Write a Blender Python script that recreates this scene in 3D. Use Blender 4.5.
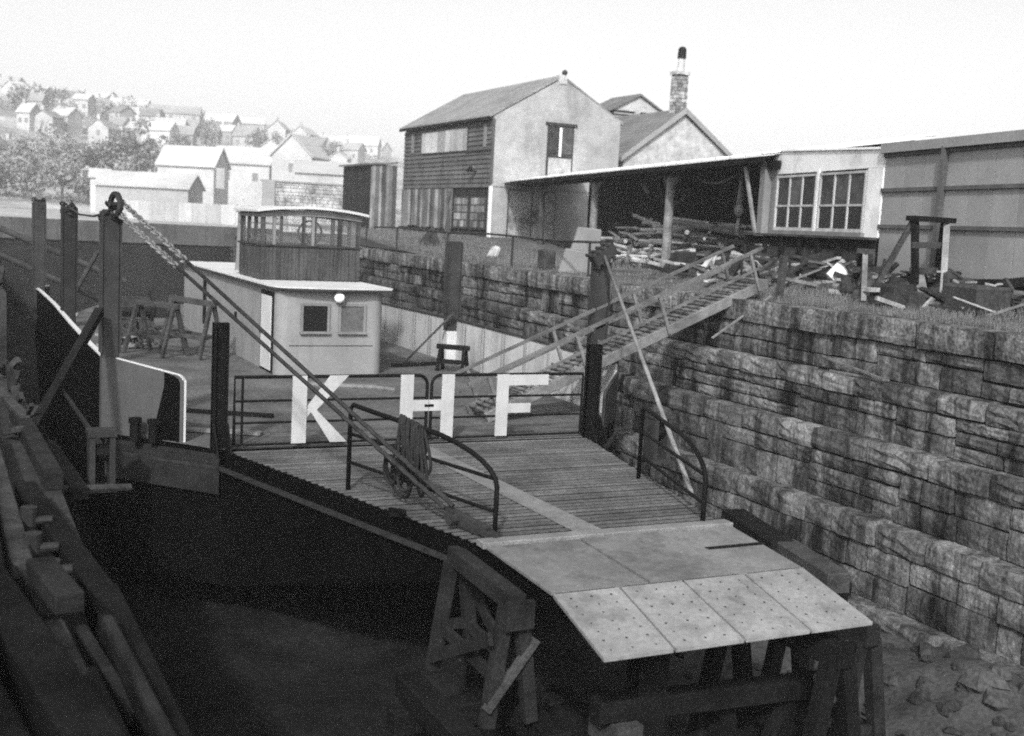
import bpy, math, random
from mathutils import Vector, Matrix
R = math.radians
rng = random.Random(11)
for o in list(bpy.data.objects): bpy.data.objects.remove(o)
S = bpy.context.scene
COL = S.collection

# ------------------------------------------------------------------ camera, sky, sun, exposure
YAW, PITCH, ROLL = R(26.4), R(7.0), R(3.0)
fw = Vector((math.sin(YAW)*math.cos(PITCH), math.cos(YAW)*math.cos(PITCH), -math.sin(PITCH)))
rt = Vector((math.cos(YAW), -math.sin(YAW), 0)); up = rt.cross(fw)
r2 = rt*math.cos(ROLL)+up*math.sin(ROLL); u2 = up*math.cos(ROLL)-rt*math.sin(ROLL)
cam = bpy.data.cameras.new('camera'); cam.sensor_width = 36; cam.lens = 1150*36/1024
cam.clip_start = .1; cam.clip_end = 6000
cam.dof.use_dof = True; cam.dof.focus_distance = 17.0; cam.dof.aperture_fstop = 1.3
co = bpy.data.objects.new('camera', cam); COL.objects.link(co)
co.matrix_world = Matrix(((r2.x, u2.x, -fw.x, 0), (r2.y, u2.y, -fw.y, 0), (r2.z, u2.z, -fw.z, 0), (0, 0, 0, 1)))
S.camera = co
SUN_DIR = Vector((.47, .70, -.62)).normalized()          # the way the light travels
W = bpy.data.worlds.new('World'); S.world = W; W.use_nodes = True
nt = W.node_tree; nt.nodes.clear()
sky = nt.nodes.new('ShaderNodeTexSky'); sky.sky_type = 'NISHITA'; sky.sun_disc = False
sky.sun_elevation = math.asin(-SUN_DIR.z); sky.sun_rotation = math.atan2(-SUN_DIR.x, -SUN_DIR.y)
sky.air_density = 1.0; sky.dust_density = 4.0; sky.ozone_density = 1.0
bw = nt.nodes.new('ShaderNodeRGBToBW'); bg = nt.nodes.new('ShaderNodeBackground'); bg.inputs[1].default_value = .106
wo = nt.nodes.new('ShaderNodeOutputWorld')
nt.links.new(sky.outputs[0], bw.inputs[0]); nt.links.new(bw.outputs[0], bg.inputs[0]); nt.links.new(bg.outputs[0], wo.inputs[0])
sl = bpy.data.lights.new('sun', 'SUN'); sl.energy = 1.7; sl.angle = R(3.0); sl.color = (1, 1, 1)
so = bpy.data.objects.new('sun', sl); COL.objects.link(so); so.rotation_euler = SUN_DIR.to_track_quat('-Z', 'Y').to_euler()
S.view_settings.view_transform = 'Standard'; S.view_settings.look = 'None'; S.view_settings.gamma = 1
S.view_settings.use_curve_mapping = False; S.view_settings.exposure = 1.35
S.cycles.use_denoising = False; S.cycles.filter_width = 1.9; S.cycles.max_bounces = 6; S.cycles.volume_bounces = 3

# ------------------------------------------------------------------ materials (all neutral: the photograph is black and white)
def mat(name, v, rough=.85, var=.35, scale=3., streak=0., sscale=(2.2, 2.2, .25), bump=.25, bscale=40., orand=0., metal=0., fine=.25, band=None, spots=0., spot_scale=1.5, spec=.12, drip=0.):
    m = bpy.data.materials.new(name); m.use_nodes = True; t = m.node_tree; N = t.nodes; L = t.links
    b = N['Principled BSDF']; b.inputs['Roughness'].default_value = rough; b.inputs['Metallic'].default_value = metal; b.inputs['Specular IOR Level'].default_value = spec
    g = N.new('ShaderNodeNewGeometry')
    def noise(sc, det=6, rg=.6, vec=None):
        n = N.new('ShaderNodeTexNoise'); n.inputs['Scale'].default_value = sc; n.inputs['Detail'].default_value = det
        n.inputs['Roughness'].default_value = rg; L.new(vec or g.outputs['Position'], n.inputs['Vector']); return n.outputs['Fac']
    def mr(x, a, b_, c, d):
        n = N.new('ShaderNodeMapRange'); L.new(x, n.inputs[0])
        for i, q in enumerate((a, b_, c, d)): n.inputs[i+1].default_value = q
        return n.outputs[0]
    def mul(x, y):
        n = N.new('ShaderNodeMath'); n.operation = 'MULTIPLY'; L.new(x, n.inputs[0])
        if isinstance(y, float): n.inputs[1].default_value = y
        else: L.new(y, n.inputs[1])
        return n.outputs[0]
    x = mr(noise(scale), .3, .7, v*(1-var), v*(1+var))
    x = mul(x, mr(noise(scale*14, 3), .3, .7, 1-fine, 1+fine))
    if streak:
        mp = N.new('ShaderNodeMapping'); mp.inputs['Scale'].default_value = sscale; L.new(g.outputs['Position'], mp.inputs[0])
        x = mul(x, mr(noise(1.0, 5, .65, mp.outputs[0]), .47, .62, 1.0, 1-streak))
    if drip:
        mp2 = N.new('ShaderNodeMapping'); mp2.inputs['Scale'].default_value = (5.5, 5.5, .55); L.new(g.outputs['Position'], mp2.inputs[0])
        x = mul(x, mr(noise(1.0, 6, .7, mp2.outputs[0]), .50, .60, 1.0, 1-drip))
    if spots:
        x = mul(x, mr(noise(spot_scale, 8, .7), .5, .62, 1.0, 1-spots))
    if orand:
        oi = N.new('ShaderNodeObjectInfo'); x = mul(x, mr(oi.outputs['Random'], 0, 1, 1-orand, 1+orand))
    if band:                                                # fine joints between narrow boards: (axis, spacing, depth)
        sp = N.new('ShaderNodeSeparateXYZ'); L.new(g.outputs['Position'], sp.inputs[0])
        d = N.new('ShaderNodeMath'); d.operation = 'MULTIPLY'; L.new(sp.outputs[band[0]], d.inputs[0]); d.inputs[1].default_value = 1/band[1]
        fr = N.new('ShaderNodeMath'); fr.operation = 'FRACT'; L.new(d.outputs[0], fr.inputs[0])
        x = mul(x, mr(fr.outputs[0], .78, .92, 1.0, 1-band[2]))
    c = N.new('ShaderNodeCombineColor')
    for i in range(3): L.new(x, c.inputs[i])
    L.new(c.outputs[0], b.inputs['Base Color'])
    if bump:
        bn = N.new('ShaderNodeBump'); bn.inputs['Strength'].default_value = bump; bn.inputs['Distance'].default_value = .02
        L.new(noise(bscale, 5, .65), bn.inputs['Height']); L.new(bn.outputs[0], b.inputs['Normal'])
    return m
def glass(name, v=.5, rough=.05, alpha=.35):
    m = bpy.data.materials.new(name); m.use_nodes = True; b = m.node_tree.nodes['Principled BSDF']
    b.inputs['Base Color'].default_value = (v, v, v, 1); b.inputs['Roughness'].default_value = rough; b.inputs['Alpha'].default_value = alpha
    return m
M = dict(
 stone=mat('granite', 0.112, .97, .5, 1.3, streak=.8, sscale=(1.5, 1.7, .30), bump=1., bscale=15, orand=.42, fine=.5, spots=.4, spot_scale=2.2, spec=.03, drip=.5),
 coping=mat('coping_granite', .13, .97, .45, 1.2, streak=.7, bump=1., bscale=14, orand=.25, fine=.7, spec=.03, drip=.5, spots=.3),
 ledge=mat('ledge_granite', 0.13, .97, .45, 1.2, streak=.65, bump=1., bscale=15, orand=.3, fine=.5, spec=.03, drip=.5, spots=.3),  # paler than the wall stone: light on the treads put into the colour
 core=mat('mortar', 0.02, 1, .4, 2, bump=.6, bscale=12),
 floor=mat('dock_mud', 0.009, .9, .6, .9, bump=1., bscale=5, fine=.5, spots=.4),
 rubble=mat('rubble', 0.033, .95, .5, 1.2, bump=.9, bscale=8, orand=.4, fine=.4),
 earth=mat('quay_earth', 0.075, 1, .45, .7, bump=.9, bscale=7, fine=.4),
 pale_earth=mat('pale_ground', 0.28, 1, .3, .12, bump=.4, bscale=3),
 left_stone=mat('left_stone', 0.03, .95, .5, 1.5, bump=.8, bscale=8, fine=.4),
 hull=mat('black_hull', 0.002, .75, .5, 1.5, bump=.3, bscale=14, spec=0.02),
 hull_grey=mat('dark_hull_plate', 0.015, .7, .5, 2, bump=.3, bscale=20),
 white=mat('white_paint', 0.62, .6, .06, 2, bump=.1, fine=.05),
 roofwhite=mat('pale_roof_paint', 0.44, .7, .12, 1.0, bump=.1, fine=.06),
 grey=mat('grey_paint', 0.2, .6, .12, 1.2, bump=.15, fine=.07, streak=.12),
 lightgrey=mat('light_grey_paint', 0.160, .6, .15, 1.0, bump=.15, fine=.08, streak=.2),
 bulwark=mat('pale_bulwark_paint', .36, .7, .18, 1.0, bump=.15, fine=.1, streak=.25),
 foot=mat('post_foot_paint', 0.062, .7, .15, 1.5, bump=.15, fine=.1, streak=.2),
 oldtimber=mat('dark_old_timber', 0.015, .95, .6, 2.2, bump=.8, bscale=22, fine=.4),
 gangwood=mat('gangway_wood', .12, .95, .4, 3, bump=.5, bscale=25, fine=.3, orand=.3),
 battenpaint=mat('batten_paint', .075, .8, .3, 2, bump=.2, fine=.2),
 darkpaint=mat('dark_paint', 0.016, .6, .4, 3, bump=.2, fine=.2),
 midpaint=mat('dark_grey_paint', 0.03, .6, .35, 2.5, bump=.2, fine=.2, streak=.25),
 black=mat('black_iron', 0.004, .6, .4, 5, bump=.2, spec=0.08),
 iron=mat('worn_iron', 0.022, .6, .5, 6, bump=.4, fine=.3),
 rod=mat('stay_iron', 0.018, .55, .5, 7, bump=.3, fine=.3),
 chain=mat('galvanised_chain', 0.13, .6, .6, 14, bump=.4),
 deck=mat('deck_boards', 0.085, .9, .4, .9, bump=.5, bscale=20, band=(1, .17, .45), fine=.3),
 slat=mat('ramp_slat', 0.085, .9, .4, 1.2, bump=.4, bscale=30, fine=.3, orand=.22),
 strip=mat('worn_strip', 0.136, .85, .3, 2.5, bump=.3, fine=.25),
 plate=mat('steel_plate', .12, .6, .3, 1.0, bump=.25, fine=.15, orand=.2, spots=.3, spot_scale=1.8),
 flap=mat('steel_flap', .2, .55, .25, 1.1, orand=.12, bump=.25, fine=.15, spots=.25, spot_scale=2.5),
 timber=mat('old_timber', 0.04, .95, .5, 2.2, bump=.8, bscale=22, fine=.4),
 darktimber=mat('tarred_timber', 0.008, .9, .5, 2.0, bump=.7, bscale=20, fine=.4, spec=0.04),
 paletimber=mat('bleached_timber', 0.14, .9, .4, 3, bump=.5, bscale=25, fine=.3, orand=.3),
 pole=mat('debris_wood', 0.17, .95, .5, 3, bump=.5, bscale=25, fine=.3, orand=.75),
 shedpole=mat('pale_pole', .30, .95, .4, 3, bump=.5, bscale=25, fine=.3, orand=.5),
 board=mat('weatherboard', 0.085, .9, .3, 1.0, bump=.3, orand=.18, fine=.2, streak=.25),
 vboard=mat('patched_boards', 0.16, .9, .4, 1.0, bump=.3, orand=.7, fine=.25, streak=.5),
 teak=mat('varnished_teak', 0.05, .5, .35, 2.0, bump=.2, fine=.25, streak=.4, sscale=(9, 9, .6)),
 render=mat('rendered_wall', 0.28, .95, .16, .7, bump=.6, bscale=10, fine=.12, streak=.25, sscale=(.5, .5, .25), spots=.15),
 stained=mat('stained_door', 0.28, .95, .3, 1.0, bump=.4, fine=.25, spots=.9, spot_scale=.45),
 slate=mat('slate_roof', 0.19, .8, .25, .8, bump=.4, fine=.25, band=(2, .22, .35)),
 darkslate=mat('dark_slate', 0.12, .8, .3, .8, bump=.4, fine=.25, band=(2, .22, .35)),
 lime=mat('limewashed_rubble', 0.37, .95, .25, 2.2, bump=.9, bscale=6, fine=.25, spots=.3),
 brick=mat('brickwork', .24, .95, .6, 3.0, bump=.7, bscale=9, orand=.5, fine=.3),
 asbestos=mat('cement_sheet', 0.75, .8, .1, .7, bump=.15, fine=.06),
 panel=mat('panelling', 0.22, .85, .12, 1.2, bump=.2, fine=.1, orand=.10),
 whitewall=mat('whitewashed_sheet', 0.62, .8, .14, .8, bump=.2, fine=.07, spots=.25, spot_scale=.9),
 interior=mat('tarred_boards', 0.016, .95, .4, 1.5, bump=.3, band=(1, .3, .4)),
 rope=mat('hemp_rope', 0.02, .95, .4, 20, bump=.6, bscale=90),
 palerope=mat('pale_rope', 0.25, .95, .3, 20, bump=.6, bscale=90),
 rust=mat('rusty_scrap', 0.025, .95, .6, 3, bump=.7, bscale=18, fine=.4, orand=.5),
 grass=mat('dry_grass', 0.11, 1, .4, 2, bump=0, fine=.3),
 hill=mat('hill_scrub', 0.25, 1, .6, .06, bump=0, fine=.4),  # paled to carry haze that the thin volume leaves out
 leaf=mat('far_foliage', 0.2, 1, .5, .2, bump=0, fine=.4),  # foliage lightened in its colour to look hazed
 bark=mat('bark', .06, 1, .3, 2, bump=0),
 farwhite=mat('far_white_wall', 0.33, .9, .2, .3, bump=0, fine=.15, orand=.3),
 fargrey=mat('far_grey_wall', 0.3, .9, .2, .2, bump=0, fine=.1, orand=.25),  # grey raised to soften contrast as haze would
 farroof=mat('far_slate', 0.2, .9, .2, .2, bump=0, fine=.1, orand=.3),  # roof tone raised, distance haze put into the colour
 faroof2=mat('far_pale_roof', 0.34, .9, .1, .2, bump=0, fine=.05, orand=.1),
 farpane=mat('far_window', 0.16, .4, .1, 1, bump=0),  # panes paled towards the haze tone
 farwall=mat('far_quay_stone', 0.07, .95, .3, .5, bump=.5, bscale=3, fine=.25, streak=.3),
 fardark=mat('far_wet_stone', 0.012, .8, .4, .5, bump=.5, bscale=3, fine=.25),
 rubblewall=mat('rubble_wall', .24, .95, .6, 1.6, bump=.9, bscale=5, fine=.5, orand=.4),
 glass=glass('window_glass', .35, .08, .09), darkglass=mat('dark_pane', .006, .35, .3, 2, bump=0, spec=.25), greypane=mat('dusty_pane', .045, .5, .5, 2.5, bump=0, orand=.5),
 letterpaint=mat('letter_paint', 0.36, .6, .12, 3, bump=.1, fine=.08, streak=.12),
 lightpane=mat('clouded_pane', .09, .3, .5, 1.5, bump=0, spec=.3),
 lamp=mat('lamp_glass', .85, .2, .02, 2, bump=0, fine=.02))

# ------------------------------------------------------------------ mesh helpers
class MB:
    def __init__(s): s.v = []; s.f = []
    def add(s, vs, fs):
        n = len(s.v); s.v += [tuple(p) for p in vs]; s.f += [tuple(i+n for i in q) for q in fs]; return s
    def box(s, x0, x1, y0, y1, z0, z1):
        return s.add([(x, y, z) for z in (z0, z1) for y in (y0, y1) for x in (x0, x1)],
                     [(0, 2, 3, 1), (4, 5, 7, 6), (0, 1, 5, 4), (2, 6, 7, 3), (0, 4, 6, 2), (1, 3, 7, 5)])
    def obox(s, c, ax, ay, az):                             # oriented box from centre and three half vectors
        c = Vector(c); P = [c+ax*i+ay*j+az*k for k in (-1, 1) for j in (-1, 1) for i in (-1, 1)]
        return s.add(P, [(0, 2, 3, 1), (4, 5, 7, 6), (0, 1, 5, 4), (2, 6, 7, 3), (0, 4, 6, 2), (1, 3, 7, 5)])
    def bar(s, p, q, w, h=None, upv=(0, 0, 1)):             # squared timber from p to q
        h = h or w; p = Vector(p); q = Vector(q); d = q-p; dn = d.normalized(); u = Vector(upv)
        if abs(dn.dot(u)) > .97: u = Vector((0, 1, 0))
        a = dn.cross(u).normalized(); b = a.cross(dn).normalized()
        return s.obox((p+q)/2, d/2, a*w/2, b*h/2)
    def tube(s, pts, r, n=8, cap=True, r1=None):
        pts = [Vector(p) for p in pts]; rings = []; k = len(pts); base = len(s.v); u = None
        for i, p in enumerate(pts):
            d = (pts[min(i+1, k-1)]-pts[max(i-1, 0)]).normalized()
            if u is None:
                u = Vector((0, 0, 1)) if abs(d.z) < .9 else Vector((0, 1, 0))
            a = d.cross(u).normalized(); u = a.cross(d).normalized()
            rr = r if r1 is None else r+(r1-r)*i/(k-1)
            s.v += [tuple(p+(a*math.cos(2*math.pi*j/n)+u*math.sin(2*math.pi*j/n))*rr) for j in range(n)]
        for i in range(k-1):
            for j in range(n):
                A = base+i*n+j; B = base+i*n+(j+1) % n; s.f.append((A, B, B+n, A+n))
        if cap:
            s.f.append(tuple(base+j for j in reversed(range(n)))); s.f.append(tuple(base+(k-1)*n+j for j in range(n)))
        return s
    def prism(s, poly, ext):                                # polygon (3D points) extruded by a vector
        e = Vector(ext); P = [Vector(p) for p in poly]; n = len(P)
        return s.add(P+[p+e for p in P], [tuple(reversed(range(n))), tuple(range(n, 2*n))]+[(i, (i+1) % n, n+(i+1) % n, n+i) for i in range(n)])
    def quad(s, a, b, c, d): return s.add([a, b, c, d], [(0, 1, 2, 3)])
    def ball(s, c, r, seg=8, squash=1.):
        c = Vector(c); vs = []; fs = []
        for i in range(seg//2+1):
            for j in range(seg):
                a = math.pi*i/(seg//2); b = 2*math.pi*j/seg
                vs.append(c+Vector((r*math.sin(a)*math.cos(b), r*math.sin(a)*math.sin(b), r*squash*math.cos(a))))
        for i in range(seg//2):
            for j in range(seg):
                fs.append((i*seg+j, (i+1)*seg+j, (i+1)*seg+(j+1) % seg, i*seg+(j+1) % seg))
        return s.add(vs, fs)
    def torus(s, c, n, R_, r, seg=10, ts=6, stretch=1., along=(0, 0, 1)):
        c = Vector(c); n = Vector(n).normalized(); al = Vector(along); a = (al-n*al.dot(n)).normalized(); b = n.cross(a)
        pts = [c+a*math.cos(2*math.pi*i/seg)*R_*stretch+b*math.sin(2*math.pi*i/seg)*R_ for i in range(seg+1)]
        return s.tube(pts, r, ts, cap=False)
    def build(s, name, m, parent=None, loc=None, smooth=False, label=None, cat=None, group=None, kind=None, bevel=0):
        base = Vector(loc) if loc is not None else (root_loc(parent) if parent else Vector((0, 0, 0)))
        me = bpy.data.meshes.new(name); me.from_pydata([tuple(Vector(p)-base) for p in s.v], [], s.f); me.update()
        if smooth:
            for p in me.polygons: p.use_smooth = True
        me.materials.append(M[m] if isinstance(m, str) else m)
        o = bpy.data.objects.new(name, me); COL.objects.link(o)
        if parent: o.parent = parent
        else: o.location = base
        if bevel:
            b = o.modifiers.new('bevel', 'BEVEL'); b.width = bevel; b.segments = 1; b.limit_method = 'ANGLE'
        tag(o, label, cat, group, kind); return o
ROOT = {}
def root_loc(o):
    while o.parent: o = o.parent
    return Vector(o.location)
def tag(o, label=None, cat=None, group=None, kind=None):
    for k, q in (('label', label), ('category', cat), ('group', group), ('kind', kind)):
        if q: o[k] = q
    return o
def thing(name, label, cat, loc, group=None):
    o = bpy.data.objects.new(name, None); COL.objects.link(o); o.location = loc; o.empty_display_size = .2
    return tag(o, label, cat, group)
def V(*a): return Vector(a)
def lerp(a, b, t): return Vector(a)*(1-t)+Vector(b)*t

# ------------------------------------------------------------------ ground, hill, dock floor
def sm(x, a, b):
    t = max(0., min(1., (x-a)/(b-a))); return t*t*(3-2*t)
def ox(y): return max(0., (y-20)*.05)                       # the dock wall drifts away from the camera's line
WX = 14.3
def quay_z(x, y):
    d = x-(WX+.7+ox(y))
    z = -1.25+.42*sm(d, .2, 3.2)*(1-sm(y, 24, 29))+.62*sm(y, 38, 54)
    return z+.05*math.sin(x*2.1+y*1.3)*sm(d, .1, .8)*(1-sm(d, 20, 40))
def grid(name, xs, ys, fz, m, label=None, cat=None, kind='structure', smooth=True, fx=None):
    b = MB(); nx = len(xs)
    for y in ys:
        for x in xs:
            X = fx(x, y) if fx else x
            b.v.append((X, y, fz(X, y)))
    for j in range(len(ys)-1):
        for i in range(nx-1):
            a = j*nx+i; b.f.append((a, a+1, a+nx+1, a+nx))
    return b.build(name, m, kind=kind, smooth=smooth)
ds = [0, .25, .6, 1, 1.5, 2.1, 2.8, 3.6, 4.6, 6, 8, 10, 13, 17, 24, 40, 90, 300, 1500]
ys = [-60, -30, -10]+[i*.9-2 for i in range(92)]
grid('quay', ds, ys, quay_z, 'earth', fx=lambda d, y: WX+.62+ox(y)+d)
def hill_z(x, y):
    D = math.hypot(x, y); az = math.degrees(math.atan2(x, y))
    top = 37.5-.78*max(-10, az-2.4)
    top = max(6, top)
    z = -1.6+top*sm(D, 165, 470)+1.2*math.sin(x*.06)*math.cos(y*.05)*sm(D, 180, 300)
    return z
grid('hill', [-500+i*20 for i in range(66)], [140+i*14 for i in range(50)], hill_z, 'hill')
MB().add([(-3000, 76.4, -1.2), (3000, 76.4, -1.2), (3000, 5000, -1.2), (-3000, 5000, -1.2)], [(0, 1, 2, 3)]).build('far_ground', 'pale_earth', kind='structure')
MB().add([(-3000, -300, -1.75), (-.35, -300, -1.75), (-.35, 76, -1.75), (-3000, 76, -1.75)], [(0, 1, 2, 3)]).build('ground', 'earth', kind='structure')
def floor_z(x, y):
    return -6.3+.10*math.sin(x*1.7+y*.6)+.08*math.sin(x*.7-y*1.9)+.55*sm(x, 10.6, 12.6)*(1-sm(y, 24, 34))
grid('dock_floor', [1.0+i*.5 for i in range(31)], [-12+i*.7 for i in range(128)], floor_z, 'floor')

# ------------------------------------------------------------------ the stepped granite wall of the dry dock
wall = thing('dock_wall', 'long stepped granite dry dock wall with dark water streaks', 'wall', (WX, 20, -6.5))
LEDGE = [(WX, -1.19), (14.02, -2.25), (13.72, -3.21), (13.38, -4.40), (13.02, -5.68)]   # (face x, top z) of each step
COURSES = [[.44, .31, .31], [.33, .31, .34], [.40, .40, .42], [.42, .44, .45], [.40, .45]]
def stone_mesh(k):
    r = random.Random(k); me = bpy.data.meshes.new('stone'); j = lambda s: r.uniform(-s, s)
    vs = [(1, y, z) for y, z in ((-.5, -.5), (.5, -.5), (.5, .5), (-.5, .5))]; fs = [(0, 1, 2, 3)]
    n = 4; idx = {}
    for a in range(n+1):
        for b in range(n+1):
            y = a/n-.5; z = b/n-.5; e = (a in (0, n))+(b in (0, n))
            yy = y+(j(.045) if 0 < a < n else j(.012)); zz = z+(j(.05) if 0 < b < n else j(.03))
            x = (.045+j(.02) if e == 2 else .026+j(.022)) if e else -.008+j(.03)
            idx[a, b] = len(vs); vs.append((x, yy, zz))
    for a in range(n):
        for b in range(n): fs.append((idx[a, b], idx[a, b+1], idx[a+1, b+1], idx[a+1, b]))
    bd = [idx[a, 0] for a in range(n+1)]; tp = [idx[a, n] for a in range(n+1)]; lf = [idx[0, b] for b in range(n+1)]; rg = [idx[n, b] for b in range(n+1)]
    fs += [tuple([0]+bd+[1]), tuple([3, 2]+tp[::-1])[::1], tuple([0, 3]+lf[::-1]), tuple([1]+rg+[2])]
    me.from_pydata(vs, [], fs); me.update(); return me
STONES = [stone_mesh(k) for k in range(16)]
COPES = [stone_mesh(k+100) for k in range(6)]
LEDGES = [stone_mesh(k+200) for k in range(8)]
for me in LEDGES: me.materials.append(M['ledge'])
for me in STONES: me.materials.append(M['stone'])
for me in COPES: me.materials.append(M['coping'])
def seen(p):
    p = Vector(p); d = p.dot(fw)
    if d < 1: return 0
    x = 512+1150*p.dot(r2)/d; y = 368-1150*p.dot(u2)/d
    return 1150/d if -15 < x < 1040 and -10 < y < 750 else 0
cands = []
def put(fx, y, w, ztop, h, t, top, proud):
    dep = .66 if top else .42
    c = (fx+ox(y)+rng.uniform(-.035, .03)-proud, y+w/2, ztop-h/2)
    hidden = (c[1] > 22.5 and c[2] < -2.9) or (c[1] > 29 and c[2] < -2.4) or c[1] > 58
    g_ = rng.uniform(.025, .065)
    cands.append((0 if hidden else seen(c)*math.sqrt(w*h), c, w-g_, h-rng.uniform(.02, .05), dep, 1 if t == 0 and top else (2 if top else 0)))
for t, ((fx, zt), cs) in enumerate(zip(LEDGE, COURSES)):
    y = 4+rng.random()
    while y < 76:                                           # the ledge course
        w = rng.uniform(1.0, 1.9) if t == 0 else rng.uniform(.7, 1.6)
        put(fx, y, w, zt+rng.uniform(-.015, .01), cs[0], t, True, .10 if t == 0 else .03); y += w
    zl = zt-cs[0]; hl = sum(cs[1:]); y = 4+rng.random()
    while y < 76:                                           # irregular bond below it, bay by bay
        k = rng.random()
        if hl < .5 or k < .10:
            w = rng.uniform(.32, .8); put(fx, y, w, zl, hl, t, False, 0); y += w; continue
        bay = rng.uniform(1.2, 3.0); sp = hl*rng.uniform(.34, .62); zs = [(zl, sp), (zl-sp, hl-sp)]
        if k > .96: zs = [(zl, hl*.3), (zl-hl*.3, hl*.36), (zl-hl*.66, hl*.34)]
        for z_, h_ in zs:
            yy = y
            while yy < y+bay-.01:
                w = min(rng.uniform(.42, 1.2), y+bay-yy)
                if y+bay-yy-w < .3: w = y+bay-yy
                put(fx, yy, w, z_, h_, t, False, 0); yy += w
        y += bay
cands.sort(key=lambda q: -q[0])
cope_n = 0
rest = MB()
for k, (sc, c, w, h, dep, cope) in enumerate(cands):
    if k < 300 and sc > 0:
        me = rng.choice((STONES, COPES, LEDGES)[cope])
        o = bpy.data.objects.new(('stone', 'coping_stone', 'ledge_stone')[cope], me); COL.objects.link(o); o.parent = wall
        o.location = Vector(c)-Vector(wall.location); o.scale = (dep, w*(1 if rng.random() < .5 else -1), h)
        o.rotation_euler = (0, rng.uniform(-.02, .02), rng.uniform(-.012, .012))
        if o.scale.y < 0: o.scale.y = -o.scale.y; o.rotation_euler.x = math.pi
        if cope: o.rotation_euler.x = 0
    else:
        j = lambda: rng.uniform(-.012, .012)
        me = rng.choice(STONES)
        rest.add([(c[0]+p.co.x*dep, c[1]+p.co.y*w, c[2]+p.co.z*h) for p in me.vertices], [tuple(p.vertices) for p in me.polygons])
rest.build('stone_courses', 'stone', wall, kind='stuff')
core = MB()
for y0, y1 in [(3, 20), (20, 76)]:
    prof = []
    for i, (fx, zt) in enumerate(LEDGE):
        prof.append((fx+.13, zt-.05)); nx = LEDGE[i+1] if i < 4 else (fx, -6.9)
        prof.append((fx+.13, nx[1]-.05))
    pts0 = [(16.4+ox(y0), y0, -1.3), (16.4+ox(y0), y0, -7)]; 
    A = [(x+ox(y0), y0, z) for x, z in prof]+[(16.2+ox(y0), y0, -6.95), (16.2+ox(y0), y0, -1.28)]
    B = [(x+ox(y1), y1, z) for x, z in prof]+[(16.2+ox(y1), y1, -6.95), (16.2+ox(y1), y1, -1.28)]
    n = len(A); core.add(A+B, [(i, (i+1) % n, n+(i+1) % n, n+i) for i in range(n)]+[tuple(range(n)), tuple(range(2*n-1, n-1, -1))])
core.build('mortar_core', 'core', wall)

# rubble at the foot of the wall
def bank_z(x, y): return floor_z(x, y)-.08+.16*sm(x, 6.2, 8.5)+.07*math.sin(x*5+y*2)*math.sin(y*4.3-x)
grid('gravel_bank', [5.8+i*.25 for i in range(29)], [3+i*.3 for i in range(56)], bank_z, 'rubble')
ico_v = None
def rock(c, r, k):
    q = random.Random(k); b = MB(); b.ball((0, 0, 0), 1, 8)
    sx, sy, sz = [r*q.uniform(.7, 1.3) for _ in range(3)]; a = q.uniform(0, 3)
    vs = []
    for (x, y, z) in b.v:
        h = 1+.28*math.sin(3*x+k)+.2*math.cos(4*y+2*k)*math.sin(3*z)
        x, y, z = x*sx*h, y*sy*h, z*sz*.7*h
        vs.append((c[0]+x*math.cos(a)-y*math.sin(a), c[1]+x*math.sin(a)+y*math.cos(a), c[2]+z))
    b.v = vs; return b
q = random.Random(5)
WHERE = ['nearest the frame corner', 'by the foot of the stepped wall', 'beside the trestle legs']
scat = MB()
for k in range(420):
    y = q.uniform(6.8, 16); x = q.uniform(8.2, 12.75) if k > 90 else q.uniform(11.2, 12.7)
    r = .03+.10*q.random()**2 if k > 60 else .1+.16*q.random()**1.5
    rk = rock((x, y, floor_z(x, y)+r*.3+.05), r, k)
    if r < .12: scat.add(rk.v, rk.f)
    else: rk.build('boulder', 'rubble', loc=(x, y, floor_z(x, y)), label='grey boulder in the rubble at the foot of the stepped wall', cat='rock', group='boulders at the foot of the dock wall')
scat.build('rubble_scatter', 'rubble', kind='stuff')

# far end of the dock, and its left side
fq = thing('quay_wall', 'dark masonry quay wall closing the far end of the dock', 'wall', (0, 76, -6.5))
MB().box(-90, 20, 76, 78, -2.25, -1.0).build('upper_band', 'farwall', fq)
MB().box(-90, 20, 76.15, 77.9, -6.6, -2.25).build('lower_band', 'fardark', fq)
lw = thing('dock_wall', 'dark ledged side of the dock at the left, strewn with timbers', 'wall', (0, 10, -6.5))
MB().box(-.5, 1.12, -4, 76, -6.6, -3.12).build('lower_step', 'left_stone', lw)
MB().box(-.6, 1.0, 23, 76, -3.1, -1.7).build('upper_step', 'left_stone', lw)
q = random.Random(9)
y = 2.0
while y < 23:
    w = q.uniform(.7, 1.3)
    MB().box(-.4, .42+q.uniform(-.04, .04), y, y+w-.04, -3.2, -2.9+q.uniform(-.03, .03)).build('slab', 'rubble', lw, bevel=.03)
    y += w

# ------------------------------------------------------------------ the ferry
F = thing('car_ferry', 'black hulled chain ferry with slatted loading ramp resting in the dry dock', 'ferry', (7.0, 20, -6.2))
DZ = -3.6
left = [(5.42, 11.4), (3.74, 17.35), (3.2, 17.95), (2.3, 19.0), (2.2, 27), (2.3, 36), (3.4, 39), (5.2, 45)]
right = [(8.82, 11.4), (10.15, 17.2), (10.85, 17.8), (11.75, 19.0), (11.85, 27), (11.75, 36), (10.6, 39), (8.8, 45)]
def hull_bottom(y): return -4.0-1.75*sm(y, 11.3, 16)+1.75*sm(y, 38, 45)
ring = left+right[::-1]
top = [(x, y, DZ-.03) for x, y in ring]
def inset(x, y, k): return 7+(x-7)*k
mid = [(inset(x, y, .995), y, DZ-.24) for x, y in ring]
bot = [(inset(x, y, .97), y, hull_bottom(y)) for x, y in ring]
n = len(ring); h = MB()
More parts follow.
